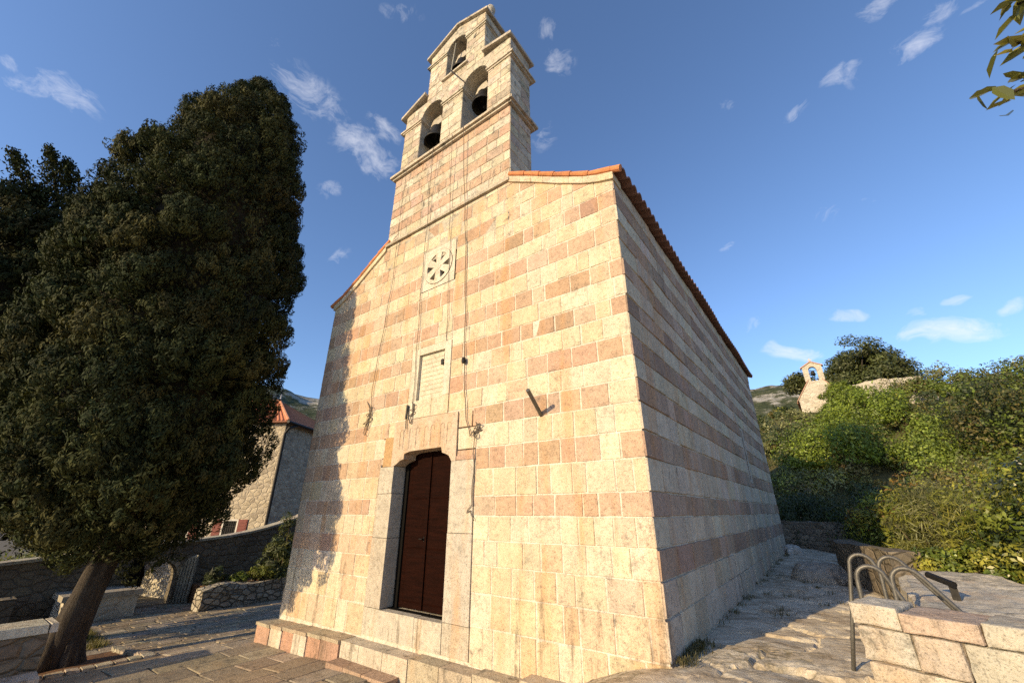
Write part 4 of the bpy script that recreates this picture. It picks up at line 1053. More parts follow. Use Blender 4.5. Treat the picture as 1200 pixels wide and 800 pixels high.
# ------------------------------------------------------------------ house on the left
def build_house():
    o = empty('house', (-22.1, 6.0, -2.7)); tag(o, 'rubble stone house with red hipped roof and brown shutters', 'house')
    ca = Vector((-22.1, 6.0)); d = Vector((-.86, -.51)); s = Vector((-.51, .86)); W_, D_ = 9., 7.
    P = lambda u, v: ca+d*u+s*v
    z0, z1 = -2.9, 4.65
    q = [P(0, 0), P(0, D_), P(W_, D_), P(W_, 0)]
    m = MB(); m.prism_z([(p.x, p.y) for p in q][::1], z0, z1); wl = m.build('wall', M['house'], o)
    m = MB(); ov = .32
    e_ = [P(-ov, -ov), P(-ov, D_+ov), P(W_+ov, D_+ov), P(W_+ov, -ov)]
    r0, r1 = P(3.2, D_/2), P(W_-3.2, D_/2); zr = 6.75; ze = 4.62
    def slope(A, B, Cc, Dd, nrow, za, zb, nseg):
        # corrugated tiles between eave edge A-B (at za) and ridge edge D-C (at zb)
        L = (B-A).length; n = int(L/.24)*4
        G = []
        for i in range(n+1):
            f = i/n; lo = A.lerp(B, f); hi = Dd.lerp(Cc, f); row = []
            for k in range(nseg+1):
                t = k/nseg; p = lo.lerp(hi, t); w = abs(math.sin(math.pi*i/4.)); row.append((p.x, p.y, za+(zb-za)*t+.07*w+.02))
            G.append(row)
        for i in range(n):
            c = None
            for k in range(nseg):
                c = jitc((.50, .18, .08), .12) if (i % 4 == 0 or c is None) else c
                m.face([G[i][k], G[i+1][k], G[i+1][k+1], G[i][k+1]], jitc((.50, .18, .08), .04))
    slope(e_[3], e_[0], r0, r1, 0, ze, zr, 10); slope(e_[0], e_[1], r0, r0, 0, ze, zr, 10); slope(e_[1], e_[2], r1, r0, 0, ze, zr, 6); slope(e_[2], e_[3], r1, r1, 0, ze, zr, 6)
    m.face([(p.x, p.y, ze-.02) for p in e_], (.3, .13, .08))
    for a, b in zip(e_, e_[1:]+e_[:1]): m.face([(a.x, a.y, ze-.02), (b.x, b.y, ze-.02), (b.x, b.y, ze+.04), (a.x, a.y, ze+.04)], (.33, .14, .08))
    for a in (e_[0], e_[3]):
        rr_ = r0 if a is e_[0] else r1
        m.tube([(a.x, a.y, ze+.06), (rr_.x, rr_.y, zr+.08)], .09, 8, (.56, .24, .12))
    m.tube([(r0.x, r0.y, zr+.08), (r1.x, r1.y, zr+.08)], .10, 8, (.56, .24, .12))
    rf = m.build('roof', M['tile'], o, fix=False)
    m = MB(); m.tube([(r0.x, r0.y, zr), (r0.x, r0.y, zr+.75)], .035, 8); m.lathe([(0, 0), (.09, .05), (.07, .2), (.03, .25), (0, .4)], (r0.x, r0.y, zr+.05), 8); m.build('finial', M['frame_stone'], rf)
    n_ = Vector((.51, -.86))          # outward normal of the lit front
    def fbox(u0, u1, za, zb, d0, d1, mm):
        A = [P(u0, 0)+n_*d0, P(u1, 0)+n_*d0, P(u1, 0)+n_*d1, P(u0, 0)+n_*d1]
        mm.hull([(p.x, p.y, za) for p in A], [(p.x, p.y, zb) for p in A], (.5, .5, .5))
    for u in (1.55, 4.2):
        m = MB()
        fbox(u-.08, u, -1.75, -.35, -.02, .05, m); fbox(u+.72, u+.80, -1.75, -.35, -.02, .05, m); fbox(u, u+.72, -.43, -.35, -.02, .05, m); fbox(u-.12, u+.84, -1.85, -1.752, -.02, .09, m)
        w = m.build('window', M['white'], o)
        m = MB(); fbox(u+.001, u+.719, -1.751, -.431, -.01, .008, m); m.build('pane', M['void'], w)
        m = MB()
        for k in range(6): fbox(u+.06+k*.115, u+.075+k*.115, -1.75, -.432, .03, .045, m)
        for k in range(3): fbox(u+.002, u+.718, -1.5+k*.4, -1.48+k*.4, .031, .044, m)
        m.build('grille', M['iron'], w)
        for a, b in ((u-.58, u-.09), (u+.81, u+1.28)):
            m = MB(); fbox(a, b, -1.75, -.36, .012, .05, m)
            for k in range(9): fbox(a+.05, b-.05, -1.68+k*.145, -1.60+k*.145, .051, .062, m)
            m.build('shutter', M['shutter'], w)
    m = MB(); c0 = P(-.02, -.02)+n_*.10+Vector((.86, .51))*.10
    m.tube([(P(-.30, .5).x, P(-.30, .5).y, 4.52), (c0.x+.15, c0.y+.1, 4.3), (c0.x, c0.y, 4.0), (c0.x, c0.y, -2.8)], .075, 10); m.build('downspout', M['iron'], o)
    m = MB(); g0, g1 = P(-.36, -.4), P(-.36, D_+.4); m.tube([(g0.x, g0.y, 4.6), (g1.x, g1.y, 4.6)], .08, 8); m.build('gutter', M['iron'], o)
    settle(o)
build_house()

# ------------------------------------------------------------------ right foreground: parapet of big rough blocks
def rough_block(mb, corners_bot, corners_top, col, amp=.02, n=9, seed=0):
    """box from 4 bottom and 4 top corners, faces subdivided and roughened; shared noise keeps edges closed"""
    b = [Vector(p) for p in corners_bot]; t = [Vector(p) for p in corners_top]
    cen = sum(b+t, Vector())/8
    faces = [(b[0], b[1], t[1], t[0]), (b[1], b[2], t[2], t[1]), (b[2], b[3], t[3], t[2]), (b[3], b[0], t[0], t[3]), (t[0], t[1], t[2], t[3])]
    for A, B, Cc, D in faces:
        G = []
        for i in range(n+1):
            row = []
            for j in range(n+1):
                u, v = i/n, j/n
                p = (A.lerp(B, u)).lerp(D.lerp(Cc, u), v)
                nn = (p-cen).normalized()
                e_ = min(u, 1-u, v, 1-v); rnd = -.009*max(0, 1-e_*n/1.3)
                k = amp*(float(fbm(p.x*6+seed, p.y*6, p.z*6, 4))*1.0+.5*float(fbm(p.x*17, p.y*17+seed, p.z*17, 2)))
                row.append(tuple(p+nn*(k+rnd)))
            G.append(row)
        for i in range(n):
            for j in range(n): mb.face([G[i][j], G[i+1][j], G[i+1][j+1], G[i][j+1]], col)
def build_parapet():
    o = empty('parapet_wall', (2.6, -.6, -1.6)); tag(o, 'sunlit parapet of large rough cream and pink stones in front of the railings', 'wall')
    A = Vector((1.585, -.42)); d = Vector((.94, -.34)).normalized(); nb = Vector((-d.y, d.x))  # nb points away from the camera
    th = .46
    rowsz = [(-1.62, -1.33), (-1.325, -1.02), (-1.015, -.80), (-.795, -.665)]
    mb = MB()
    blocks = {3: [(.0, .30, (.60, .55, .45)), (.305, .72, (.55, .43, .335)), (.725, 1.15, (.53, .48, .38)), (1.155, 1.7, (.55, .50, .40)), (1.705, 2.3, (.5, .44, .35)), (2.305, 3.4, (.52, .46, .37))],
              2: [(.02, .34, (.56, .52, .43)), (.345, .60, (.54, .455, .36)), (.605, 1.2, (.52, .48, .38)), (1.205, 1.75, (.54, .49, .39)), (1.755, 2.4, (.5, .45, .35)), (2.405, 3.4, (.52, .46, .37))],
              1: [(.05, .56, (.60, .52, .40)), (.565, 1.0, (.52, .48, .38)), (1.005, 1.45, (.56, .50, .39)), (1.455, 2.1, (.54, .46, .35)), (2.105, 3.4, (.52, .46, .37))],
              0: [(.06, .40, (.58, .52, .42)), (.405, .95, (.57, .48, .36)), (.955, 1.5, (.52, .44, .33)), (1.505, 2.2, (.55, .48, .38)), (2.205, 3.4, (.52, .46, .37))]}
    sd = 0
    for r, (z0, z1) in enumerate(rowsz):
        for a, b, c in blocks[r]:
            sd += 1; q0 = A+d*a; q1 = A+d*b; y0 = .0+.012*(sd % 3)
            zz1 = z1+(.012*((sd*7) % 3-1) if r == 3 else 0)
            p = [q0+nb*y0, q1+nb*y0, q1+nb*th, q0+nb*th]
            rough_block(mb, [(v.x, v.y, z0) for v in p], [(v.x, v.y, zz1) for v in p], tuple(q*.86 for q in c), .020, 16, sd*3.1)
    ob = mb.build('stonework', M['parapet'], o, fix=False)
    m = MB(); p = [A+d*.09+nb*.055, A+d*3.37+nb*.055, A+d*3.37+nb*(th-.03), A+d*.03+nb*(th-.03)]; m.prism_z([(v.x, v.y) for v in p], -1.7, -.69, (.20, .165, .12)); m.build('mortar', M['plinth'], o)
    settle(o)
build_parapet()
# stair railings: bent pipes
def railing(x0, y, zt, run, label, lean=.05):
    m = MB(); r = .10; zg = float(T(x0, y))-.1
    P = [(x0-lean, y, zg), (x0-lean*.4, y, -.95), (x0, y, zt-r)]
    ang = np.linspace(math.pi, .62, 9); P += [(x0+r+r*math.cos(a), y, zt-r+r*math.sin(a)) for a in ang[1:]]
    ex, ez = P[-1][0], P[-1][2]; L = (ez-zg)
    P += [(ex+L*.30*run, y, ez-L*.5), (ex+L*.58*run, y, zg)]
    m.tube(P, .018, 10); o = empty('stair_railing', (x0, y, zg)); tag(o, label, 'railing', 'bent pipe railings at the head of the stairs')
    m.build('pipe', M['steel'], o, smooth=True)
    m = MB(); m.tube([(x0-lean*.7, y, -1.15), (x0-lean*.7+.12, y+.01, -1.15)], .012, 6); m.build('bracket', M['steel'], o); settle(o)
railing(1.67, .86, -.40, .75, 'tall bent pipe railing whose foot stands beside the parapet end', .23)
railing(1.70, .02, -.43, .7, 'bent pipe railing with its post just behind the parapet end')
railing(1.90, .86, -.41, 1.2, 'bent pipe railing beside the broad rock slab, further pair')
railing(1.93, .02, -.43, 1.2, 'bent pipe railing nearest the pink capstone of the parapet')
m = MB(); m.hull([(2.48, 1.9, -.92), (2.54, 1.88, -.92), (2.54, 1.92, -.92), (2.48, 1.94, -.92)], [(2.48, 1.9, -.70), (2.54, 1.88, -.70), (2.54, 1.92, -.70), (2.48, 1.94, -.70)], (.5, .5, .5)); m.tube([(2.36, 2.1, -.66), (2.52, 1.85, -.72)], .035, 8)
tag(m.build('metal_bracket', M['iron']), 'dark metal bracket end standing on the broad rock slab', 'bracket')

# broad stone slab and further walls
m = MB()
poly = [(2.15, 1.15), (2.12, 2.4), (2.18, 3.8), (2.66, 5.05), (3.2, 5.0), (3.45, 3.6), (4.2, 2.9), (5.4, 2.4), (5.4, 1.2)]
def slab_obj(name, poly, zt, zb, mat, label, cat, col, sub=.12):
    """thick stone with a noisy top: fan grid from the polygon outline inward"""
    m = MB(); cx = sum(p[0] for p in poly)/len(poly); cy = sum(p[1] for p in poly)/len(poly)
    ring = []
    for a, b in zip(poly, poly[1:]+poly[:1]):
        L = math.hypot(b[0]-a[0], b[1]-a[1]); n = max(1, int(L/sub)); ring += [(a[0]+(b[0]-a[0])*i/n, a[1]+(b[1]-a[1])*i/n) for i in range(n)]
    ring = [(x+.03*float(fbm(x*4, y*4, 1.)), y+.03*float(fbm(x*4, y*4, 6.))) for x, y in ring]
    K = 14; n = len(ring); H = lambda x, y: .05*float(fbm(x*1.6, y*2.4, 3., 4))+.018*float(fbm(x*9, y*9, 5., 3))
    R_ = []
    for k in range(K):
        f = 1-k/K; R_.append([(cx+(x-cx)*f, cy+(y-cy)*f, zt+H(cx+(x-cx)*f, cy+(y-cy)*f)-(.03 if k == 0 else 0)) for x, y in ring])
    low = [[(x+.02*float(fbm(x*5, y*5, z*5)), y, z) for x, y in ring] for z in np.linspace(zb, zt-.05, 6)]
    allr = low+R_; m.v = [v for r in allr for v in r]
    for k in range(len(allr)-1):
        for i in range(n): j = (i+1) % n; m.f.append((k*n+i, k*n+j, (k+1)*n+j, (k+1)*n+i))
    m.v.append((cx, cy, zt)); c = len(m.v)-1; k = len(allr)-1
    for i in range(n): m.f.append((k*n+i, k*n+(i+1) % n, c))
    m.c = [col]*len(m.f); return tag(m.build(name, M[mat], fix=False), label, cat)
slab_obj('rock_slab', poly, -.86, -1.9, 'parapet', 'broad pale rock slab lit by the sun below the bushes', 'rock', (.52, .47, .38))
noisy_box_wall('low_wall', [(1.62, 8.6), (1.75, 7.3), (2.45, 5.2)], .42, -.62, -1.6, 'garden_wall', 'low shaded stone wall leading away behind the railings', 'wall', amp=.03)
def boulder(loc, r, label, col, seed):
    m = MB(); n, k = 22, 12; x, y, z = loc
    for j in range(k+1):
        ph = math.pi*j/k-math.pi/2
        for i in range(n):
            th = 2*math.pi*i/n; d = Vector((math.cos(ph)*math.cos(th), math.cos(ph)*math.sin(th), math.sin(ph)))
            f = 1+.38*float(fbm(d.x*1.4+seed, d.y*1.4, d.z*1.4, 3))+.08*float(fbm(d.x*5+seed, d.y*5, d.z*5, 2))
            m.v.append((x+d.x*r[0]*f, y+d.y*r[1]*f, z+d.z*r[2]*f))
    for j in range(k):
        for i in range(n): a = (i+1) % n; m.f.append((j*n+i, j*n+a, (j+1)*n+a, (j+1)*n+i)); m.c.append(col)
    return tag(m.build('rock', M['parapet']), label, 'rock')
boulder((1.10, 7.4, -1.38), (.55, .7, .38), 'grey shaded rock hump beside the low wall', (.36, .32, .26), 2.)
boulder((.15, 12.9, -1.28), (.32, .5, .26), 'pale rock at the far foot of the church side', (.55, .5, .42), 5.)
for i, (p, r, lb) in enumerate([((-1.9, 19.5, .6), (1.2, .8, 1.1), 'pale rock face in scrub close past the church corner'), ((.2, 17.6, -1.2), (.8, .5, .5), 'dark rock under the shaded bushes past the church'), ((8.6, 36., 7.2), (.8, .5, .7), 'small pale rock high among the hillside scrub')]):
    boulder(p, r, lb, (.5, .43, .33), 9.+i)
noisy_box_wall('rubble_wall', [(-3., 16.6), (.2, 16.2), (1.6, 15.2)], .5, -.35, -1.9, 'garden_wall', 'dark shaded rubble wall behind the far church corner', 'wall', amp=.05)

# ------------------------------------------------------------------ bushes on the right
def zt(x, y): return float(T(x, y))
B = 'bushes on the slope beside the church'
shrub('bush', (2.95, 8.7, zt(2.95, 8.7)), (1.1, 1.0, 1.85), 'bright green bush with orange tips beside the shaded low wall', 'bush', GREEN+YELLOW+[(.20, .12, .03)], .085, 11000, 110, seed=41, group=B)
shrub('broom_bush', (3.35, 6.7, zt(3.35, 6.7)), (1.0, .9, 1.75), 'wispy yellow-green broom bush above the rock slab', 'bush', YELLOW+OLIVE, .15, 12000, 90, 'leaf', .10, seed=42, group=B, stems=26)
shrub('bush', (4.55, 5.6, zt(4.55, 5.6)), (1.1, 1.1, 1.95), 'glossy dark-leaved bush overhanging the edge of the rock slab', 'bush', GREEN+DARK+YELLOW, .085, 15000, 120, 'glossy_leaf', .5, seed=43, group=B)
shrub('bush', (3.2, 5.35, -1.15), (.72, .5, .62), 'low leafy bush at the back edge of the rock slab', 'bush', GREEN+YELLOW, .07, 5200, 60, 'glossy_leaf', seed=44, group=B)
shrub('bush', (4.35, 3.9, -1.1), (.85, .6, .75), 'low glossy bush spilling over the rock slab edge', 'bush', GREEN+DARK, .075, 6500, 70, 'glossy_leaf', seed=45, group=B)
shrub('bush', (5.3, 8.9, zt(5.3, 8.9)), (1.5, 1.4, 2.6), 'yellow-green bush behind the broom with pale bare stalks', 'bush', YELLOW+GREEN, .085, 13000, 120, seed=46, group=B, stems=22)
shrub('bush', (7.2, 8.6, zt(7.2, 8.6)), (1.6, 1.4, 2.6), 'tall yellowish bush above the glossy dark-leaved one', 'bush', YELLOW+OLIVE, .09, 13000, 120, seed=47, group=B, stems=18)
shrub('olive_bush', (4.2, 12.2, zt(4.2, 12.2)), (1.6, 1.4, 2.1), 'grey-green olive bush behind the bright green bush', 'bush', OLIVE, .09, 11000, 100, aspect=.3, seed=48, group=B)
shrub('bush', (1.0, 17.3, zt(1., 17.3)), (1.6, 1.3, 1.9), 'dark shaded bush with a few pale flowers behind the church', 'bush', DARK, .09, 9000, 90, seed=49, group=B, flowers=26)
shrub('bush', (2.9, 15.4, zt(2.9, 15.4)), (1.4, 1.3, 2.0), 'dark leafy bush between the flowering one and the olive', 'bush', DARK+GREEN[:1], .09, 8000, 80, seed=50, group=B)
shrub('ivy_thicket', (2.6, 25.5, zt(2.6, 25.5)), (2.6, 2.4, 2.4), 'bright green ivy thicket below the far chapel', 'thicket', [(.15, .20, .02), (.18, .23, .025), (.12, .165, .02)], .15, 13000, 130, seed=51, group=B)
shrub('ivy_thicket', (4.6, 31.5, zt(4.6, 31.5)), (2.6, 2.4, 2.6), 'bright green ivy mound against the retaining wall', 'thicket', [(.15, .20, .02), (.18, .23, .025), (.12, .165, .02)], .17, 10000, 110, seed=52, group=B)
shrub('olive_bush', (7.4, 17., zt(7.4, 17.)), (2.2, 2., 2.6), 'pale olive bush in the middle of the slope', 'bush', OLIVE+YELLOW[:1], .12, 10000, 100, aspect=.3, seed=53, group=B)
shrub('bush', (11.2, 15., zt(11.2, 15.)), (2.3, 2., 3.), 'large yellow-lit bush high on the slope near the frame edge', 'bush', YELLOW+GREEN, .12, 11000, 110, seed=54, group=B)
shrub('oak_bush', (9.6, 25., zt(9.6, 25.)), (2.8, 2.4, 3.4), 'dark evergreen oak bush under the crest of the slope', 'bush', DARK+BROWN[:2]+GREEN[:1], .15, 13000, 120, seed=55, group=B)
shrub('oak_bush', (14., 30., zt(14., 30.)), (3.2, 2.6, 2.7), 'broad evergreen oak on the crest of the slope', 'bush', DARK+GREEN[:2]+BROWN[1:2], .17, 14000, 130, seed=56, group=B)
shrub('bush', (8.6, 38.2, zt(8.6, 38.2)), (2.2, 1.6, 1.6), 'reddish-brown bush at the end of the retaining wall', 'bush', BROWN+GREEN, .16, 6000, 70, seed=57, group=B)
def build_scrub():
    g = np.random.default_rng(77); n = 760
    x = g.uniform(-14, 30, n); y = 15.0+g.random(n)**.95*31.5
    keep = ~((np.abs(x-2.2) < 1.9) & (y > 36.5)) & ~((x < .9) & (y < 17.5)) & ~((x > 4.6) & (x < 9.6) & (y > 37.5) & (y < 41.5)) ; x, y = x[keep], y[keep]; n = len(x)
    Vs, Cs = [], []
    pal = [GREEN, YELLOW, OLIVE, DARK, BROWN, GREEN, GREEN]
    for i in range(n):
        k = 620 if y[i] < 30 else 460; z = zt(x[i], y[i]); r = g.uniform(.7, 1.5)
        if x[i] < 3 and y[i] > 33: r *= .62
        if y[i] > 43: r *= .8
        if y[i] > 33 and 2 < x[i] < 11: r *= .6
        cl = 14; d = unit(g.normal(size=(cl, 3))); d[:, 2] = np.abs(d[:, 2]); cc = d*np.array([r, r, r*.95])*(.6+.4*g.random((cl, 1)))+np.array([x[i], y[i], z+.1])
        t = g.integers(0, cl, k); dd = unit(g.normal(size=(k, 3))); P = cc[t]+dd*(.36*r*(.5+.5*g.random(k)))[:, None]
        s = .10+.0032*(y[i]-15)
        Vs.append(leaves(P, dd*.6+d[t]*.5+np.array([0, -.1, .08]), s*(.7+.7*g.random(k)), .55, rnd=.42, g=g))
        pi = int(np.clip((fbm(x[i]*.16, y[i]*.16, 3.)*.5+.5)*7+g.normal()*.9, 0, 6)); Cs.append(np.clip(1.35*palette(cl, pal[pi], g, .15)[t]*(1+.2*g.normal(size=(k, 1))), .004, .5))
    o = quads_obj('hillside_scrub', np.concatenate(Vs), np.concatenate(Cs), M['leaf']); tag(o, 'dense mixed green scrub covering the slope behind the church', 'scrub', kind='stuff')
build_scrub()
shrub('ivy_thicket', (4.2, 37.4, zt(4.2, 37.4)), (1.5, 1.0, 2.1), 'bright green ivy mound hiding the chapel wall below its gable', 'thicket', [(.15, .20, .02), (.18, .23, .025), (.12, .165, .02)], .17, 6000, 70, seed=58, group=B)
# dry grass by the platform on the left and weeds at the wall foot
def tufts(name, spots, hgt, cols, label, cat, per=26):
    g = np.random.default_rng(5); Vs, Cs = [], []
    for x, y, z in spots:
        n = per; a = g.random(n)*6.28; P = np.stack([x+g.normal(size=n)*.05, y+g.normal(size=n)*.05, np.full(n, z)], 1)
        L = hgt*(.5+.7*g.random(n)); tip = P+np.stack([np.cos(a)*L*.5, np.sin(a)*L*.5, L], 1); w = np.stack([-np.sin(a), np.cos(a), 0*a], 1)*.006
        Vs.append(np.stack([P-w, P+w, tip+w*.2, tip-w*.2], 1)); Cs.append(palette(n, cols, g))
    o = quads_obj(name, np.concatenate(Vs), np.concatenate(Cs), M['leaf']); return tag(o, label, cat, kind='stuff')
sp = [(random.uniform(-13.8, -11.), random.uniform(-3.6, -1.7)) for _ in range(420)]
tufts('grass', [(x, y, zt(x, y)) for x, y in sp], .09, [(.17, .15, .035), (.13, .13, .03), (.2, .16, .06)], 'thin yellowed grass on the earth before the platform', 'grass')
sp = [(random.uniform(.02, .12), random.choice([random.uniform(.1, 1.), random.uniform(2., 12.)])) for _ in range(60)]+[(random.uniform(.3, 1.4), random.uniform(3., 10.)) for _ in range(26)]
tufts('weeds', [(x, y, zt(x, y)+.03) for x, y in sp], .06, [(.08, .08, .03), (.13, .11, .045)], 'small dry weeds in the rock cracks along the church wall', 'weeds', 16)

# ------------------------------------------------------------------ far chapel, retaining wall and tree on the crest
def build_chapel():
    o = empty('chapel', (2.0, 39., 8.)); tag(o, 'tiny pale chapel with a single-bell gable on the hillcrest', 'chapel')
    cx, y0, zb = 2.25, 39., 6.5
    m = MB(); hw = 1.55
    m.prism_y([(cx-hw, zb), (cx+hw, zb), (cx+hw, 9.6), (cx+.55, 11.15), (cx-.55, 11.15), (cx-hw, 9.6)][::1], y0, y0+.5)
    m.prism_y([(cx-hw, zb), (cx+hw, zb), (cx+hw, 9.5), (cx, 10.9), (cx-hw, 9.5)], y0+.5, y0+6)
    m.build('wall', M['far_wall'], o)
    m = MB(); a, s = .30, 12.15
    m.box(cx-.72, cx-a, y0, y0+.45, 11.15, s); m.box(cx+a, cx+.72, y0, y0+.45, 11.15, s)
    n = 10; p = [(cx-.72, s), (cx-a, s)]+[(cx-a*math.cos(math.pi*i/n), s+a*math.sin(math.pi*i/n)) for i in range(1, n)]+[(cx+a, s), (cx+.72, s), (cx+.72, 12.45), (cx, 12.85), (cx-.72, 12.45)]
    m.prism_y(p, y0, y0+.45); bg = m.build('bell_gable', M['far_wall'], o)
    m = MB()
    for sg in (1, -1): m.prism_y([(cx, 12.87), (cx+sg*.85, 12.40), (cx+sg*.85, 12.48), (cx, 12.97)][::sg], y0-.08, y0+.53, (.5, .3, .2))
    for sg in (1, -1): m.prism_y([(cx+sg*.5, 11.20), (cx+sg*1.7, 9.45), (cx+sg*1.7, 9.55), (cx+sg*.5, 11.32)][::sg], y0-.06, y0+.45, (.46, .28, .2)); 
    for sg in (1, -1): m.prism_y([(cx, 10.92), (cx+sg*1.75, 9.40), (cx+sg*1.75, 9.52), (cx, 11.04)][::sg], y0+.52, y0+6.1, (.45, .2, .12))
    m.build('roof', M['tile'], o)
    m = MB(); m.box(cx-.04, cx+.04, y0+.18, y0+.26, 12.9, 13.3, (.6, .55, .45)); m.box(cx-.15, cx+.15, y0+.185, y0+.255, 13.08, 13.16, (.6, .55, .45)); m.build('cross', M['far_wall'], o)
    m = MB(); m.lathe([(0, .34), (.1, .33), (.14, .2), (.16, .08), (.22, 0), (.18, 0), (0, .1)], (cx, y0+.22, 11.75), 14); m.tube([(cx-.3, y0+.22, 12.1), (cx+.3, y0+.22, 12.1)], .03, 6); m.build('bell', M['bronze'], o)
    settle(o); o.location = (2.5, 39., 7.6)
build_chapel()
noisy_box_wall('retaining_wall', [(4.2, 39.6), (6.5, 39.9), (9.6, 40.6)], .6, lambda s: 9.95+.12*min(s, 3)-.02*s, 6.5, 'far_wall', 'pale retaining wall on the hillcrest under the domed tree', 'wall', amp=.08)
def build_domed_tree():
    x0, y0 = 6.3, 47.; z0 = zt(x0, y0); o = empty('evergreen_tree', (x0, y0, z0)); tag(o, 'large domed evergreen tree on the hillcrest above the retaining wall', 'tree')
    g = np.random.default_rng(31); t = MB()
    t.tube([(x0, y0, z0-.5), (x0-.1, y0, z0+1.2), (x0, y0, z0+2.6), (x0+.2, y0, z0+5)], [.45, .34, .28, .1], 12, noise_amp=.3)
    for k in range(9):
        a = k*.7; L = 2.4+(k % 3)*.6; t.tube([(x0, y0, z0+1.3+.15*k), (x0+math.cos(a)*L*.5, y0+math.sin(a)*L*.5, z0+2.2+.3*k), (x0+math.cos(a)*L, y0+math.sin(a)*L, z0+3.+.35*k)], [.16, .10, .03], 8)
    t.build('trunk', M['bark'], o, smooth=True)
    cl = 170; d = unit(g.normal(size=(cl, 3))); d[:, 2] = np.where(d[:, 2] < -.2, -.2*g.random(cl), d[:, 2])
    rad = .50+.40*g.random(cl)
    c = d*np.array([4.3, 3.8, 4.9])*rad[:, None]*(1-.28*np.maximum(d[:, 2:3], 0)*(np.abs(d[:, :1]) > .3))+np.array([x0+.6, y0, z0+4.2])
    # the low limb reaching toward the chapel
    ex = 12; c[:ex] = np.stack([x0-3.9-1.6*g.random(ex), y0-.5+g.normal(size=ex)*.4, z0+4.2+1.2*g.random(ex)], 1)
    n = 46000; t = g.integers(0, cl, n); dd = unit(g.normal(size=(n, 3))); P = c[t]+dd*(.95*(.4+.6*g.random(n)))[:, None]*np.array([1.2, 1.2, .75])
    V = leaves(P, dd*.5+d[t]*.4+np.array([0, 0, .5]), .25*(.6+.8*g.random(n)), .5, rnd=.5, g=g)
    quads_obj('crown', V, np.clip(palette(cl, [(.085, .10, .03), (.10, .11, .038), (.07, .085, .026)], g, .15)[t]*(1+.2*g.normal(size=(n, 1))), .004, .5), M['leaf'], o); settle(o)
build_domed_tree()
for i, (x, y, h, lb) in enumerate([(11.3, 41., 2.7, 'loose-crowned tree on the crest beside the domed one'), (15.4, 41.5, 2.5, 'rounded bushy tree in the middle of the crest'), (20., 43., 3.4, 'spreading tree at the far end of the crest')]):
    shrub('crest_tree', (x, y, zt(x, y)), (2.6, 2., h), lb, 'tree', OLIVE+GREEN+BROWN[:1], .2, 6000, 60, seed=61+i)

# ------------------------------------------------------------------ overhanging tree at the right edge
def build_near_tree():
    bx, by = 4.9, -2.9; bz = zt(bx, by); o = empty('bay_tree', (bx, by, bz)); tag(o, 'leafy branch of a tree reaching into the upper sky corner', 'tree')
    g = np.random.default_rng(90); t = MB()
    t.tube([(bx, by, bz-.2), (bx-.1, by, bz+1.5), (bx-.2, by, bz+3.0), (bx-.1, by+.1, bz+4.4)], [.16, .12, .09, .04], 12, noise_amp=.2)
    V, Cc = [], []
    tips = []
    BR = [((bx-.2, by, 1.2), (2.76, -2.80, 1.86)), ((bx-.2, by, 1.0), (2.70, -2.70, 1.71)), ((bx-.2, by, 1.5), (2.81, -2.86, 2.01)), ((bx-.15, by, 1.8), (3.5, -2.9, 2.5)), ((bx-.2, by, 1.9), (4.0, -2.2, 3.0)), ((bx-.1, by, 2.2), (5.6, -2.2, 3.2)), ((bx, by, 2.), (5.9, -3.6, 2.9)), ((bx, by, 1.4), (5., -4.0, 2.5)), ((bx, by, 2.2), (4.5, -3.2, 3.6))]
    for a, b in BR:
        a, b = np.array(a), np.array(b); mid = (a+b)/2+np.array([0, 0, .12]); t.tube([tuple(a), tuple(mid), tuple(b)], [.025, .016, .006], 6)
        n = 150; s = .3+.7*g.random(n)**.6; ax = unit(b-a); P = a+(b-a)*s[:, None]+np.array([0, 0, .12])*(4*s*(1-s))[:, None]
        side = unit(g.normal(size=(n, 3))+ax*.8); L = .105*(.7+.6*g.random(n)); P = P+side*(L*.55)[:, None]+g.normal(size=(n, 3))*.02
        nn = unit(np.array([[0, -.3, .8]])+g.normal(size=(n, 3))*.45); tl = unit(side-nn*np.sum(side*nn, 1, keepdims=True)); bb = np.cross(nn, tl); L_ = L[:, None]
        q0 = P-tl*L_*.5; q1 = P+tl*L_*.5-nn*L_*.06; cv = nn*L_*.05
        for sg in (1, -1):
            a1 = P-tl*L_*.22+bb*sg*L_*.15+cv; a2 = P+tl*L_*.18+bb*sg*L_*.16+cv
            V.append(np.stack([q0, a1, a2, q1], 1) if sg > 0 else np.stack([q1, a2, a1, q0], 1))
        pc = palette(n, [(.20, .19, .04), (.15, .155, .035), (.30, .26, .06), (.10, .11, .03)], g); Cc += [pc, pc]
    t.build('trunk', M['bark'], o, smooth=True); quads_obj('foliage', np.concatenate(V), np.concatenate(Cc), M['glossy_leaf'], o); settle(o)
build_near_tree()

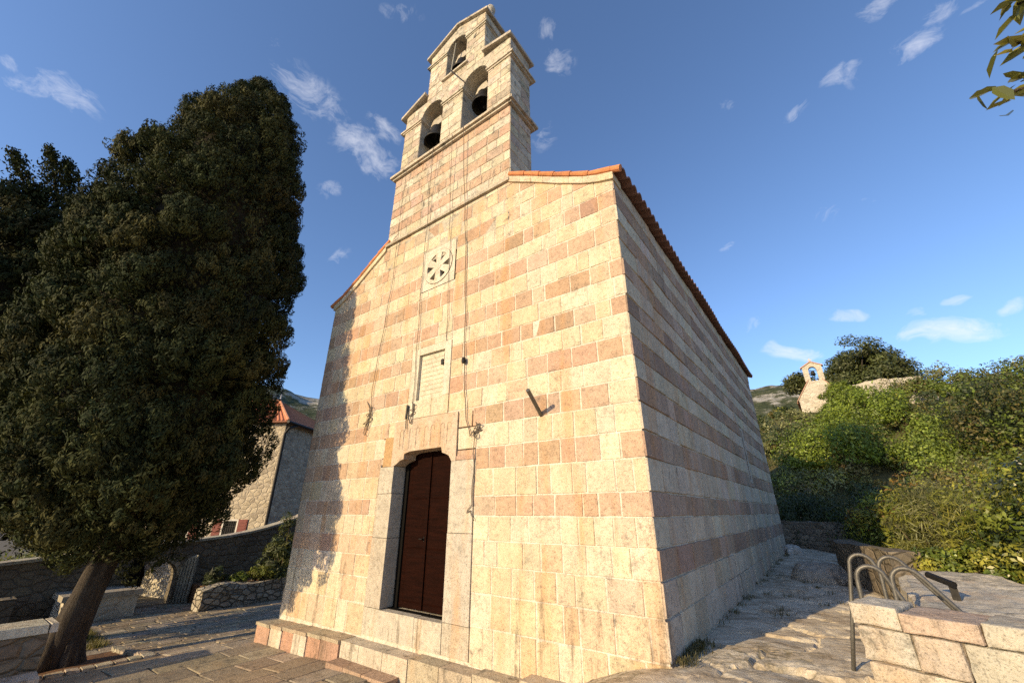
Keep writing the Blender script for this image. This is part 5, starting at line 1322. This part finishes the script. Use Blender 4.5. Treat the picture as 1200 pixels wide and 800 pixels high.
# ------------------------------------------------------------------ mountains
def build_mountains():
    na, nr = 300, 46; az = np.linspace(-110, 75, na); rr = np.linspace(300, 1250, nr)
    A, Rr = np.meshgrid(np.radians(az), rr); x = 1.7+np.sin(A)*Rr; y = -5+np.cos(A)*Rr
    f = (Rr-300)/950
    crest = np.interp(np.degrees(A), [-110, -75, -67, -63, -40, -10, -3, 1, 10, 75], [12.6, 14.0, 14.1, 13.2, 13.2, 13.6, 13.75, 13.3, 10.0, 8.])
    Ht = np.tan(np.radians(crest))*900
    prof = sstep(0, .63, f)*(1-.25*sstep(.63, 1, f))
    rid = 1-np.abs(fbm(x/170., y/170., 1., 5, .55))*1.6
    z = -6+Ht*prof*(.93+.07*rid)+(8*fbm(x/45., y/45., 2., 5, .6)+3*fbm(x/14., y/14., 4., 3))*sstep(.02, .3, f)
    V = np.stack([x, y, z], -1).reshape(-1, 3); i = np.arange(na*nr).reshape(nr, na)
    F = np.stack([i[:-1, :-1], i[:-1, 1:], i[1:, 1:], i[1:, :-1]], -1).reshape(-1, 4)
    me = bpy.data.meshes.new('mountains'); me.from_pydata(V.tolist(), [], F.tolist()); me.polygons.foreach_set('use_smooth', np.ones(len(me.polygons), bool))
    m, nt = new_mat('rock_and_maquis_slope'); co = obj_co(nt, (1, 1, 1.4))
    n1 = noise(nt, co, .018, 9, .72); n2 = noise(nt, co, .11, 7, .7)
    sep = N(nt, 'ShaderNodeSeparateXYZ', ins={0: obj_co(nt)}).outputs[2]
    hi = math_(nt, 'MULTIPLY', sep, 1/230.)
    k = math_(nt, 'ADD', math_(nt, 'MULTIPLY', n1, .75), math_(nt, 'ADD', math_(nt, 'MULTIPLY', n2, .35), math_(nt, 'MULTIPLY', hi, .16)))
    c = ramp(nt, k, [(.60, (.055, .068, .032)), (.66, (.10, .105, .06)), (.70, (.32, .30, .25)), (.82, (.44, .42, .37))])
    c = mix(nt, .8, c, ramp(nt, n2, [(.3, .55), (.6, 1.1)]), 'MULTIPLY')
    finish(m, nt, c, .95, n2, 1., 4., .1); me.materials.append(m)
    o = bpy.data.objects.new('mountains', me); C.objects.link(o); tag(o, kind='structure')
build_mountains()

# ------------------------------------------------------------------ sun, sky with clouds, camera
SUN_EL, SUN_S = 19., 17.      # elevation; light travels toward azimuth 17 deg east of +y
sun = bpy.data.lights.new('sun', 'SUN'); sun.energy = 3.9; sun.angle = R(.53); sun.color = (1., .77, .44)
so = bpy.data.objects.new('sun', sun); C.objects.link(so); so.rotation_euler = (R(90-SUN_EL), 0, R(-SUN_S)); so.location = (-12, -30, 20)

w = bpy.data.worlds.new('World'); bpy.context.scene.world = w; w.use_nodes = True
nt = w.node_tree; nt.nodes.clear()
sky = N(nt, 'ShaderNodeTexSky', sky_type='NISHITA', sun_disc=False, sun_elevation=R(SUN_EL), sun_rotation=R(180+SUN_S), altitude=100., air_density=1., dust_density=.6, ozone_density=4.6)
gen = N(nt, 'ShaderNodeTexCoord').outputs['Generated']
def dot(v, e):
    return N(nt, 'ShaderNodeVectorMath', operation='DOT_PRODUCT', ins={0: v, 1: e}).outputs['Value']
def sdir(az, el): return Vector((math.sin(R(az))*math.cos(R(el)), math.cos(R(az))*math.cos(R(el)), math.sin(R(el))))
# patches: azimuth, elevation, half-width, half-height (deg), tilt, strength
CLOUDS = [(-93.8, 35.5, 3.35, 2.06, -1.2, 0.59), (-96.7, 34.9, 2.3, 1.04, 16.5, 0.54), (-71.7, 48.1, 4.9, 3.05, -15.7, 0.52), (-61.7, 44.4, 6.06, 3.0, -12.5, 0.66), (-67.1, 37.9, 1.94, 1.24, 20.0, 0.45), (-59.0, 47.9, 3.04, 1.73, -2.1, 0.54), (-27.0, 56.4, 2.01, 2.07, -7.8, 0.59), (-26.9, 59.2, 1.75, 1.12, -8.2, 0.54), (-29.8, 49.0, 2.18, 2.51, -5.0, 0.36), (-78.2, 51.3, 1.62, 1.08, 34.9, 0.36), (-60.1, 59.2, 2.75, 0.91, 20.7, 0.41), (18.8, 46.6, 1.82, 1.52, -10.4, 0.52), (21.2, 41.9, 2.69, 1.54, -7.0, 0.59), (13.5, 42.7, 2.12, 1.58, 4.9, 0.56), (8.7, 41.9, 1.7, 0.85, 1.9, 0.45), (1.6, 46.9, 1.56, 1.04, -29.7, 0.32), (-0.7, 17.4, 3.21, 1.15, -6.2, 0.9), (5.9, 20.3, 2.5, 0.58, -2.1, 0.72), (13.6, 16.0, 4.21, 1.54, -9.4, 1.03), (14.5, 18.8, 1.01, 0.59, -14.2, 0.63), (11.9, 18.5, 0.98, 0.8, -19.6, 0.54), (17.8, 17.0, 1.07, 0.71, 1.4, 0.63), (-93.2, 24.3, 1.22, 1.37, 32.1, 1.08), (-98.4, 36.4, 0.7, 0.93, 48.2, 0.54), (-62.7, 31.9, 1.85, 0.9, 14.6, 0.45), (6.4, 30.4, 1.85, 0.76, -19.1, 0.36), (10.7, 30.5, 1.54, 0.72, -15.9, 0.41), (-3.8, 31.2, 1.31, 0.64, 15.8, 0.45), (-2.7, 20.7, 1.8, 0.65, -1.6, 0.36), (23.4, 43.2, 1.43, 1.06, -25.5, 0.52), (25.4, 41.8, 1.07, 0.51, -10.2, 0.45)]
wn = N(nt, 'ShaderNodeTexNoise', ins={'Vector': gen, 'Scale': 7., 'Detail': 3.}).outputs['Color']
gw_ = mix(nt, .10, gen, wn, 'ADD')
acc = None
for az, el, a, b, tilt, st in CLOUDS:
    d = sdir(az, el); rt = Vector((math.cos(R(az)), -math.sin(R(az)), 0)); up = rt.cross(d)
    e1 = rt*math.cos(R(tilt))+up*math.sin(R(tilt)); e2 = -rt*math.sin(R(tilt))+up*math.cos(R(tilt))
    off = Vector((.05, .05, .05))
    def ax(e_, s_):
        v = e_/math.sin(R(s_)); return math_(nt, 'SUBTRACT', dot(gw_, v), (d+off).dot(v))
    r2 = math_(nt, 'ADD', math_(nt, 'POWER', ax(e1, a), 2.), math_(nt, 'POWER', ax(e2, b), 2.))
    mk = math_(nt, 'MULTIPLY', math_(nt, 'SUBTRACT', 1., r2, clamp=True), math_(nt, 'MULTIPLY', math_(nt, 'GREATER_THAN', dot(gen, d), .5), st))
    acc = mk if acc is None else math_(nt, 'MAXIMUM', acc, mk)
mp = N(nt, 'ShaderNodeMapping', ins={'Vector': gw_, 'Scale': (1., 1., 1.9)}).outputs[0]
cn_ = noise(nt, mp, 13., 10, .66, .9); cw_ = noise(nt, mp, 42., 7, .68, .5)
den = math_(nt, 'ADD', math_(nt, 'MULTIPLY', cn_, .62), math_(nt, 'MULTIPLY', cw_, .38))
den = math_(nt, 'MULTIPLY', ramp(nt, math_(nt, 'ADD', den, math_(nt, 'MULTIPLY', acc, .36)), [(.58, 0.), (.95, 1.)]), ramp(nt, acc, [(0., 0.), (.35, 1.)]))
col = mix(nt, math_(nt, 'MULTIPLY', den, .62), mix(nt, 1., sky.outputs[0], (1.10, 1.02, 1.02), 'MULTIPLY'), (4.6, 4.6, 4.9))
bg = N(nt, 'ShaderNodeBackground', ins={'Color': col, 'Strength': .15})
wo = N(nt, 'ShaderNodeOutputWorld'); nt.links.new(bg.outputs[0], wo.inputs[0])

cam = bpy.data.cameras.new('camera'); cam.sensor_width = 36; cam.lens = 479.2/1200*36; cam.clip_end = 5000; cam.clip_start = .05
co = bpy.data.objects.new('camera', cam); C.objects.link(co); co.location = (1.695, -5., 0.); co.rotation_euler = (R(90+22.60), 0, R(36.32))
sc = bpy.context.scene; sc.camera = co
sc.view_settings.view_transform = 'Standard'; sc.view_settings.look = 'None'; sc.view_settings.exposure = .64; sc.view_settings.gamma = 1.
sc.cycles.use_denoising = False
sc.render.resolution_x, sc.render.resolution_y = 1024, 682
